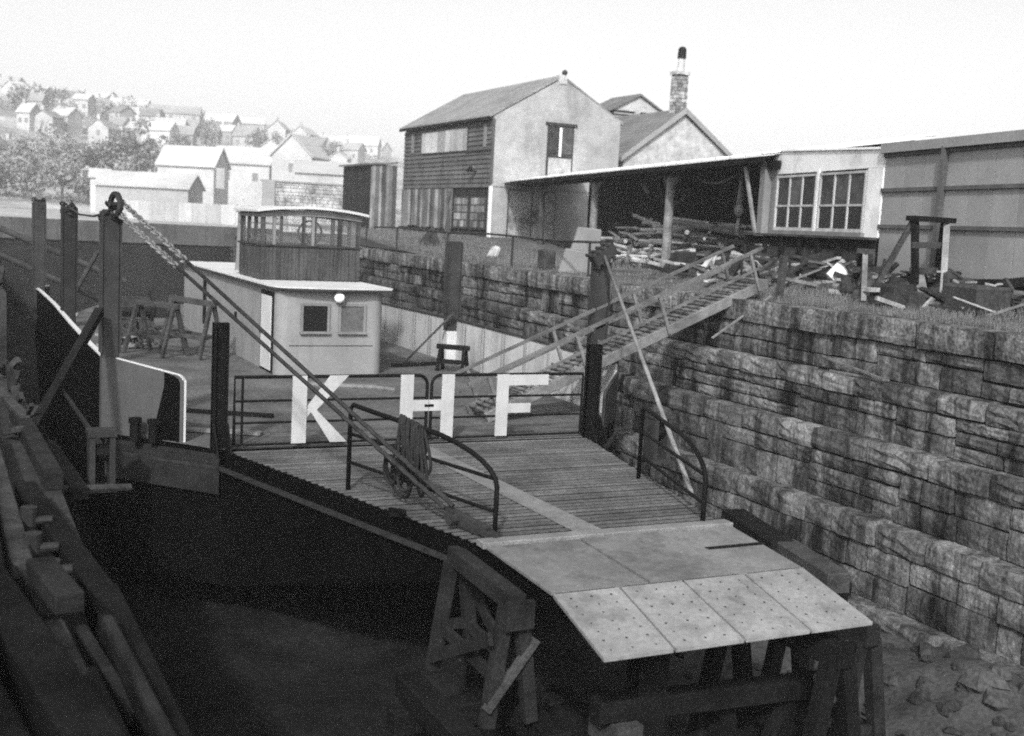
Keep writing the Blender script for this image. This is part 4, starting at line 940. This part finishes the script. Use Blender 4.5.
single(MB().box(16.4, 16.8, 31.2, 31.7, -1.25, -.65), 'bollard_block', 'rust', (16.6, 31.4, -1.25), 'dark squat block on the quay left of the pale slabs', 'block', bevel=.04)
single(MB().prism([(18.0, 39.0, -1.2), (18.35, 38.7, -1.2), (18.5, 38.7, -.8), (18.25, 38.9, -.72)], (.25, .4, 0)), 'canvas_bundle', 'lime', (18.4, 39, -1.2), 'white bundle lying on the quay in front of the stained door', 'bundle', bevel=.08)
single(MB().prism([(17.6, 45, -1.1), (18.6, 44.6, -1.1), (18.3, 44.8, -.2)], (.3, .9, .1)), 'tarpaulin', 'rust', (18.1, 45, -1.1), 'dark tarpaulin heap on the grass behind the quay railing', 'tarpaulin', bevel=.05)
for k in range(5):
    y = 44+k*.5; single(MB().tube([(19.2+k*.12, y+1.2, -1.0), (19.0+k*.2, y+1, .6), (18.6+k*.35, y+.7, 2.0+.25*k)], .03, 5, r1=.012), 'bare_sapling', 'bark', (19.2+k*.12, y+1.2, -1.0), 'bare twiggy sapling growing beside the plank outbuilding', 'sapling', 'saplings beside the outbuilding')

# ------------------------------------------------------------------ two storey workshop
WK = thing('workshop', 'two storey workshop with weatherboarded side and pale rendered gable', 'building', (30, 63, -.8))
bx, by, bx1, by1 = 26.3, 56.6, 34.1, 70.0; gz0 = -.9; ez = 5.8; ax_, az_ = 30.3, 8.15
MB().prism([(bx, by, gz0), (bx1, by, gz0), (bx1, by, ez+.3), (ax_, by, az_), (bx, by, ez)], (0, .35, 0)).build('gable_wall', 'render', WK)
MB().box(bx+.06, bx+.3, by+.35, by1, gz0, ez).build('side_wall', 'interior', WK)
MB().box(bx1-.3, bx1, by+.35, by1, gz0, ez+.3).build('side_wall', 'render', WK)
MB().prism([(bx+.3, by1-.3, gz0), (bx1-.3, by1-.3, gz0), (bx1-.3, by1-.3, ez+.3), (ax_, by1-.3, az_), (bx+.3, by1-.3, ez)], (0, .3, 0)).build('gable_wall', 'board', WK)
rf = MB().prism([(bx-.28, by+.06, ez-.1), (ax_, by+.06, az_+.08), (ax_, by+.06, az_+.2), (bx-.28, by+.06, ez+.04)], (0, by1-by+.2, 0)).build('roof', 'slate', WK)
MB().prism([(bx1+.2, by+.06, ez+.18), (ax_, by+.06, az_+.08), (ax_, by+.06, az_+.2), (bx1+.2, by+.06, ez+.32)], (0, by1-by+.2, 0)).build('roof', 'slate', WK)
MB().box(bx-.34, bx-.24, by+.0, by1+.2, ez-.2, ez-.04).build('gutter', 'black', rf)
nb = 14; zb0, zb1 = 2.05, 5.62
for i in range(nb):
    z = zb0+(zb1-zb0)*i/nb; hh = (zb1-zb0)/nb
    MB().prism([(bx-.055, by+.12, z), (bx+.02, by+.12, z+hh), (bx+.06, by+.12, z+hh), (bx+.06, by+.12, z)], (0, by1-by-.12, 0)).build('weatherboard', 'board', WK)
wn = MB().box(bx-.07, bx-.035, 59.9, 66.9, 4.05, 5.42).build('shutter_band', 'midpaint', WK)
for i in range(11): MB().box(bx-.11, bx-.072, 60.0+i*.62, 60.57+i*.62, 4.1+.004*i, 5.36).build('plank', 'farwhite', wn)
for ya, yb in ((57.45, 57.75), (68.2, 68.6)):
    MB().box(bx-.09, bx-.04, ya, yb, 4.2, 5.4).build('window', 'lightgrey', WK)
MB().box(bx-.12, bx+.0, by+.1, 60, 4.0, 4.08).build('ledge', 'midpaint', WK)
y = 61.9; q = random.Random(3)
while y < 69.8:
    w = q.uniform(.25, .5); MB().box(bx-.03, bx+.02, y, y+w-.02, -.3+q.uniform(-.1, .1), 2.0).build('upright_board', 'vboard', WK); y += w
for ya in (57.2, 59.5):
    f_ = MB().box(bx-.05, bx+.04, ya, ya+2.0, -.25, 1.55).build('window', 'midpaint', WK)
    for i in range(4):
        for j in range(4): MB().box(bx-.075, bx-.052, ya+.1+i*.46, ya+.5+i*.46, -.15+j*.42, .2+j*.42).build('pane', 'vboard', f_)
MB().box(bx-.4, bx+.0, 61.5, 69.5, -.5, -.32).build('sill_beam', 'darktimber', WK)
MB().box(bx-.08, bx+.05, by-.06, by+.14, gz0, 2.1).build('corner_post', 'whitewall', WK)
MB().box(bx-.075, bx+.05, by-.02, by+.14, 2.11, ez-.15).build('corner_board', 'board', WK)
MB().box(bx-.02, bx1, by-.05, by, 2.1, 2.22).build('string_course', 'render', WK)
# insulator bracket
MB().tube([(bx-.05, 58.6, 2.9), (bx-.4, 58.6, 2.9)], .05, 6).ball((bx-.4, 58.6, 3.05), .14, 8).ball((bx-.4, 58.9, 2.95), .12, 8).build('insulator', 'black', WK)
# gable openings
d_ = MB().box(29.5, 31.15, by-.03, by+.02, 2.5, 5.62).build('loading_door', 'midpaint', WK)
for xa, xb, za, zb_ in ((29.62, 30.2, 4.1, 5.5), (30.42, 31.05, 4.1, 5.5)): MB().box(xa, xb, by-.06, by-.032, za, zb_).build('pane', 'greypane', d_)
MB().box(29.62, 31.05, by-.06, by-.032, 2.55, 3.85).build('lower_leaf', 'stained', d_)
MB().box(29.35, 31.3, by-.1, by-.03, 5.6, 5.75).build('lintel', 'midpaint', d_)
MB().box(30.24, 30.38, by-.075, by-.032, 3.95, 5.5).build('mullion', 'whitewall', d_)
d_ = MB().box(27.3, 30.2, by-.05, by+.0, gz0, 2.0).build('big_door', 'midpaint', WK)
for xa, xb in ((27.36, 28.7), (28.78, 30.14)): MB().box(xa, xb, by-.09, by-.052, gz0, 1.93).build('door_leaf', 'stained', d_)
# finial block on the gable
MB().box(ax_-.25, ax_+.22, by-.05, by+.35, az_-.3, az_+.18).build('finial', 'lime', WK)
MB().ball((ax_+.12, by+.1, az_+.32), .17, 8).build('finial_ball', 'midpaint', WK)
# plank outbuilding
OB = thing('outbuilding', 'narrow plank outbuilding standing left of the workshop', 'building', (25.5, 74, -.8))
MB().box(24.55, 26.2, 71.1, 77, -.9, 3.5).build('wall', 'interior', OB); x = 24.5; q = random.Random(6)
while x < 26.2:
    w = q.uniform(.18, .34); MB().box(x, min(x+w-.015, 26.3), 71.02, 71.09, -.9+q.uniform(0, .2), 3.5).build('plank', 'vboard', OB); x += w
MB().prism([(24.3, 70.9, 3.45), (26.25, 70.9, 3.62), (26.25, 70.9, 3.74), (24.3, 70.9, 3.57)], (0, 6.4, 0)).build('roof', 'darkslate', OB)
# rubble wall
RW = thing('rubble_wall', 'rough stone wall standing behind the wheelhouse', 'wall', (25, 84.3, -1.2))
MB().box(20.9, 29.2, 84.1, 84.6, -1.25, 2.35).build('core', 'core', RW)
rs = MB(); q = random.Random(4); z = -1.25
while z < 2.3:
    hh = q.uniform(.18, .34); x = 20.88
    while x < 29.1:
        w = q.uniform(.25, .75); dd_ = q.uniform(0, .05); rs.box(x+.02, min(29.2, x+w-.02), 84.05-dd_, 84.15, z+.015, min(2.36, z+hh-.015)); x += w
    z += hh
rs.build('stones', 'rubblewall', RW, kind='stuff')
MB().prism([(20.7, 83.95, 2.36), (29.3, 83.95, 2.36), (29.3, 83.95, 2.5), (20.7, 83.95, 2.46)], (0, .8, 0)).build('coping', 'farroof', RW)
MB().box(20.7, 21.6, 83.9, 84.05, -1.2, 2.36).build('pier', 'fargrey', RW)
# limewashed house with chimney
LH = thing('limewashed_house', 'limewashed stone gable house with dark verges and tall chimney', 'house', (40.5, 64, -.5))
MB().prism([(36.5, 60, -.6), (44.6, 60, -.6), (44.6, 60, 4.7), (40.6, 60, 7.35), (36.5, 60, 4.5)], (0, .4, 0)).build('gable_wall', 'lime', LH)
MB().box(36.55, 44.5, 60.4, 72, -.6, 4.5).build('wall', 'lime', LH)
for (xa, za), sgn in (((36.2, 4.25), 1), ((44.95, 4.45), -1)):
    r_ = MB().prism([(xa, 59.8, za), (40.6, 59.8, 7.5), (40.6, 59.8, 7.7), (xa, 59.8, za+.2)], (0, 12.4, 0)).build('roof', 'darkslate', LH)
    MB().prism([(xa, 59.72, za-.05), (40.6, 59.72, 7.38), (40.6, 59.72, 7.74), (xa, 59.72, za+.26)], (0, .07, 0)).build('verge_board', 'panel', r_)
chm = MB().box(40.17, 40.93, 60.3, 60.95, 7.1, 9.75).build('chimney', 'core', LH)
z = 7.2; q = random.Random(12)
while z < 9.6:
    x = 40.15
    while x < 40.9:
        w = q.uniform(.2, .4); MB().box(x+.01, min(40.95, x+w-.012), 60.26, 60.34, z, z+.20).build('brick', 'brick', chm); x += w
    y = 60.32
    while y < 60.9:
        w = q.uniform(.2, .36); MB().box(40.13, 40.19, y+.01, min(60.95, y+w), z, z+.2).build('brick', 'brick', chm); y += w
    z += .225
MB().box(40.08, 41.02, 60.2, 61.05, 9.75, 9.95).build('cap', 'brick', chm)
MB().tube([(40.55, 60.6, 9.95), (40.57, 60.6, 10.75)], .24, 10, r1=.2).build('pot', 'lime', chm)
MB().tube([(40.57, 60.6, 10.75), (40.58, 60.6, 11.3)], .27, 10, r1=.25).ball((40.58, 60.6, 11.3), .25, 8, .7).build('cowl', 'black', chm)
# louvred ventilator house
VT = thing('ventilator_house', 'louvred ridge ventilator with small gable roof behind the limewashed house', 'building', (42.3, 72, -.5))
MB().box(40.5, 50, 72.6, 80, -.6, 6.9).build('wall', 'fargrey', VT)
MB().box(43.0, 47.2, 72.6, 76, 6.9, 8.7).build('turret', 'darktimber', VT)
MB().prism([(42.9, 72.5, 8.7), (47.3, 72.5, 8.7), (45.1, 72.5, 9.8)], (0, .1, 0)).build('gable', 'lime', VT)
for xa in (42.6, 47.6): MB().prism([(xa, 72.3, 8.55), (45.1, 72.3, 9.85), (45.1, 72.3, 10.0), (xa, 72.3, 8.7)], (0, 4, 0)).build('roof', 'darkslate', VT)
for i in range(7):
    z = 7.05+i*.23
    MB().box(43.1, 44.8, 72.5, 72.6, z, z+.12).build('louvre', 'panel', VT); MB().box(45.3, 47.1, 72.5, 72.6, z, z+.12).build('louvre', 'panel', VT)
MB().box(44.85, 45.25, 72.45, 72.58, 6.9, 8.9).build('pier', 'lime', VT)

# ------------------------------------------------------------------ the town across the water, in haze
def ray_at(px, py, d):
    r = fw*1150+r2*(px-512)-u2*(py-368); return r*(d/1150)
def house(name, label, px, py, d, w, dep, h, rh, rot, wm, rm, nwin=3, group=None, chim=True):
    c = ray_at(px, py, d); gz = min(c.z, hill_z(c.x, c.y) if d > 165 else c.z)
    base = V(c.x, c.y, c.z if name == 'warehouse' else hill_z(c.x, c.y)+.2); t = thing(name, label, 'house' if name == 'house' else 'building', base, group)
    u = V(math.cos(rot), math.sin(rot), 0); v = V(-u.y, u.x, 0)
    def Q(a, b, z): return base+u*a+v*b+V(0, 0, z)
    lo = min(-1.5, gz-base.z-2)
    MB().prism([Q(-w/2, -dep/2, lo), Q(-w/2, dep/2, lo), Q(-w/2, dep/2, h), Q(-w/2, 0, h+rh), Q(-w/2, -dep/2, h)], u*w).build('wall', wm, t)
    r_ = MB()
    for s_ in (-1, 1): r_.prism([Q(-w/2-.3, s_*(dep/2+.35), h-.2), Q(-w/2-.3, 0, h+rh+.05), Q(-w/2-.3, 0, h+rh+.25), Q(-w/2-.3, s_*(dep/2+.35), h+.02)], u*(w+.6))
    ro = r_.build('roof', rm, t)
    if chim: MB().obox(Q(-w/2+.5, 0, h+rh+.5), u*.4, v*.35, V(0, 0, .8)).build('chimney', 'fargrey', ro)
    for i in range(nwin):
        for z in ((h*.3, h*.72) if h > 4.5 else (h*.5,)):
            a = -w/2+w*(i+.5)/nwin; MB().obox(Q(a, -dep/2-.02, z), u*.45, v*.06, V(0, 0, .6)).build('window', 'farpane', t)
    MB().obox(Q(-w/2-.02, 0, h*.6), u*.05, v*.45, V(0, 0, .65)).build('window', 'farpane', t)
    return t
ORD = ['first', 'second', 'third', 'fourth', 'fifth', 'sixth', 'seventh', 'eighth', 'ninth', 'tenth', 'eleventh', 'twelfth', 'thirteenth', 'fourteenth', 'fifteenth', 'sixteenth', 'seventeenth', 'eighteenth', 'nineteenth', 'twentieth']
rows_ = [('high on the hazy hill, above the skyline row', 440, [(4+i*24+(i*37 % 13), 90+i*3.6+(i*29 % 9), 7+(i*5 % 6), 5, 0 if i % 4 == 1 else 1) for i in range(16)]),
         ('scattered across the hazy hill between the upper rows', 355, [(16+i*21+(i*31 % 11), 118+i*2.3+(i*17 % 11), 6+(i*7 % 5), 4.5, 0 if i % 3 == 1 else 1) for i in range(17)]),
         ('on the skyline of the hazy hill', 400, [(10, 100, 12, 6, 1), (68, 99, 13, 6, 1), (98, 112, 14, 6, 1), (130, 116, 15, 6, 1), (172, 122, 20, 6, 0), (219, 126, 12, 6, 1), (246, 129, 14, 6, 0), (280, 134, 12, 5, 1), (305, 138, 11, 5, 1), (335, 143, 12, 5, 1), (362, 148, 13, 5, 1)]),
         ('in the middle row on the hazy hill', 315, [(29, 141, 5, 5, 1), (38, 141, 5, 5, 1), (48, 142, 6, 5, 1), (66, 145, 8, 5, 1), (66, 126, 10, 5, 1), (105, 138, 13, 4, 0), (145, 144, 14, 4, 0), (180, 146, 13, 4, 0), (120, 149, 6, 4, 1), (160, 153, 10, 4, 1), (270, 150, 10, 5, 1), (340, 160, 10, 5, 1)]),
         ('in the lowest row below the hazy hill', 250, [(12, 165, 4, 3, 1), (240, 146, 10, 4, 0), (262, 158, 9, 4, 1), (375, 166, 8, 4, 1), (352, 170, 9, 4, 1), (320, 164, 9, 4, 1)])]
q = random.Random(40)
for rname, d, hs in rows_:
    hs = sorted(hs, key=lambda t: (t[0], t[1]))
    for i, (px_, py_, w, h_, wh_) in enumerate(hs):
        house('house', '%s %s house from the left %s' % (ORD[i], 'pale' if wh_ else 'grey', rname), px_, py_+2, d+q.uniform(-16, 16), w*d/400*q.uniform(.75, 1.1), (7*d/400+1)*q.uniform(.7, 1), h_*q.uniform(.6, .95), (2.4*d/400+.3)*q.uniform(.7, 1.1), -YAW+q.uniform(-.5, .3)+(math.pi/2 if q.random() < .3 else 0), 'farwhite' if wh_ else 'fargrey', 'farroof' if q.random() < .5 else 'faroof2', nwin=max(2, int(w/4)), group='houses '+rname)
# large sheds nearer the water
def shed_b(name, lab, px, py, d, w, dep, h, rh, rot, wm, rm, nwin=0): return house(name, lab, px, py, d, w, dep, h, rh, rot, wm, rm, nwin, 'waterside sheds', chim=False)
WH1 = shed_b('warehouse', 'large white waterside warehouse with grey gable and dark door', 193, 203, 165, 8.2, 6, 5.2, 2.6, -.55+math.pi, 'farwhite', 'faroof2', 0)
bigc = ray_at(217, 200, 160)
MB().box(bigc.x-.2, bigc.x+.9, bigc.y-.3, bigc.y+.1, bigc.z+1.6, bigc.z+4.4).build('door', 'fargrey', WH1)
shed_b('warehouse', 'pale roofed shed right of the large white warehouse', 245, 190, 190, 9, 8, 4.2, 2.6, -.4, 'farwhite', 'faroof2', 2)
shed_b('warehouse', 'grey gabled house with small dark window above the rubble wall', 300, 186, 180, 7, 6.5, 4.4, 3.2, .9, 'fargrey', 'faroof2', 1)
shed_b('warehouse', 'long low pale roofed shed above the rubble wall', 335, 188, 150, 10, 6, 1.8, 1.3, -.35, 'farwhite', 'faroof2', 0)
shed_b('warehouse', 'long low dark fronted shed left of the white warehouse', 150, 199, 150, 12, 6, 1.6, 1.6, -.5, 'fargrey', 'fargrey', 0)
shed_b('warehouse', 'small pale hut at the left end of the low dark shed', 100, 192, 170, 2.5, 2.5, 2.2, 1.0, -.2, 'farwhite', 'faroof2', 0)
# quay-side fence and wall between the sheds and the dock
FW = thing('boundary_wall', 'long pale boundary wall in front of the waterside sheds', 'wall', (30, 120, -1.2))
a = ray_at(128, 206, 118); c = ray_at(268, 214, 104)
for k in range(10):
    p0 = lerp(a, c, k/10); p1 = lerp(a, c, (k+.97)/10)
    MB().bar((p0.x, p0.y, -.3), (p1.x, p1.y, -.3), .3, 1.9).build('wall_panel', 'fargrey', FW)
# trees on the lower slope
def tree(px, py, d, hgt, wid, seed, lab):
    q = random.Random(seed); c = ray_at(px, py, d); t = thing('tree', lab, 'tree', (c.x, c.y, c.z), 'trees on the lower slope')
    tr = MB().tube([(c.x, c.y, c.z-2), (c.x+.1, c.y, c.z+hgt*.4), (c.x, c.y, c.z+hgt*.7)], .28, 6, r1=.1)
    for k in range(4):
        a = q.uniform(0, 6.28); tr.tube([(c.x, c.y, c.z+hgt*.3), (c.x+math.cos(a)*wid*.3, c.y+math.sin(a)*wid*.3, c.z+hgt*.65)], .12, 5, r1=.04)
    tr.build('trunk', 'bark', t)
    cl = [(q.gauss(0, .3)*wid, q.gauss(0, .3)*wid, hgt*(.55+.28*q.gauss(0, .8)), q.uniform(.16, .3)*wid) for _ in range(9)]
    cr = MB()
    for k in range(1100):
        x0, y0_, z0_, r0 = q.choice(cl); a = q.uniform(0, 6.28); b = math.acos(q.uniform(-1, 1)); rr_ = r0*q.uniform(.7, 1.15)
        p = V(c.x+x0+rr_*math.sin(b)*math.cos(a), c.y+y0_+rr_*math.sin(b)*math.sin(a), c.z+max(.2, z0_+rr_*math.cos(b)))
        s_ = q.uniform(.25, .6); n1 = V(q.uniform(-1, 1), q.uniform(-1, 1), q.uniform(-1, 1)).normalized()*s_; n2 = V(q.uniform(-1, 1), q.uniform(-1, 1), q.uniform(-1, 1)).normalized()*s_
        cr.add([p-n1, p+n2, p+n1], [(0, 1, 2)])
    cr.build('crown', 'leaf', t)
for i, (px_, py_, hgt, wid) in enumerate([(-6, 178, 8, 7), (14, 180, 7.5, 6.5), (34, 176, 8, 7), (52, 180, 7.5, 6), (70, 176, 9, 7), (88, 178, 8.5, 6.5), (104, 174, 9, 7), (120, 177, 8.5, 6.5), (136, 175, 8.5, 6.5), (152, 178, 8, 6), (24, 192, 6, 7), (62, 194, 5, 7), (5, 196, 6, 7), (88, 196, 4, 5)]):
    tree(px_, py_, 225 if i < 10 else 190, hgt, wid, 60+i, ('%s tree from the left in the upper dark line of trees on the slope' % ORD[i]) if i < 10 else ['second bush from the left in the lower line by the quay', 'third bush from the left in the lower line by the quay', 'leftmost bush in the lower line by the quay', 'rightmost bush in the lower line by the quay'][i-10])
q = random.Random(99); sc_ = MB()
for k in range(420):                                        # scrub that covers the slope
    px_ = q.uniform(-20, 400); t_ = q.random(); dd_ = 185+t_*230
    c = ray_at(px_, 200, dd_); z_ = hill_z(c.x, c.y); n_ = 40+int(q.random()*60); R0 = q.uniform(1.0, 3.0)
    for i in range(n_):
        p = V(c.x+q.gauss(0, R0), c.y+q.gauss(0, R0), z_+abs(q.gauss(0, R0*.45)))
        n1 = V(q.uniform(-1, 1), q.uniform(-1, 1), q.uniform(-1, 1)).normalized()*q.uniform(.15, .4); n2 = V(q.uniform(-1, 1), q.uniform(-1, 1), q.uniform(-.4, 1)).normalized()*q.uniform(.15, .4)
        sc_.add([p-n1, p+n2, p+n1], [(0, 1, 2)])
sc_.build('scrub', 'leaf', kind='stuff')
for i, (px_, d_, hgt, wid) in enumerate([(15, 330, 6, 7), (58, 345, 6, 7), (112, 350, 6, 8), (176, 300, 6, 7), (205, 340, 6, 8), (262, 330, 6, 7), (322, 330, 6, 7)]):
    c0 = ray_at(px_, 180, d_); c0.z = hill_z(c0.x, c0.y); dd_ = c0.dot(fw)
    X_ = 512+1150*c0.dot(r2)/dd_; Y_ = 368-1150*c0.dot(u2)/dd_
    tree(X_, Y_, dd_, hgt, wid, 160+i, '%s tree from the left among the houses on the hazy hill' % ORD[i])
# ------------------------------------------------------------------ haze
hz = MB().box(-520, 840, -70, 860, -7.9, 60).build('haze', 'glass', kind='stuff')
hm = bpy.data.materials.new('haze'); hm.use_nodes = True; t = hm.node_tree; t.nodes.clear()
pv = t.nodes.new('ShaderNodeVolumePrincipled'); pv.inputs['Color'].default_value = (.99, .99, .99, 1); pv.inputs['Density'].default_value = .0006; pv.inputs['Anisotropy'].default_value = .0
mo = t.nodes.new('ShaderNodeOutputMaterial'); t.links.new(pv.outputs[0], mo.inputs['Volume'])
hz.data.materials.clear(); hz.data.materials.append(hm)
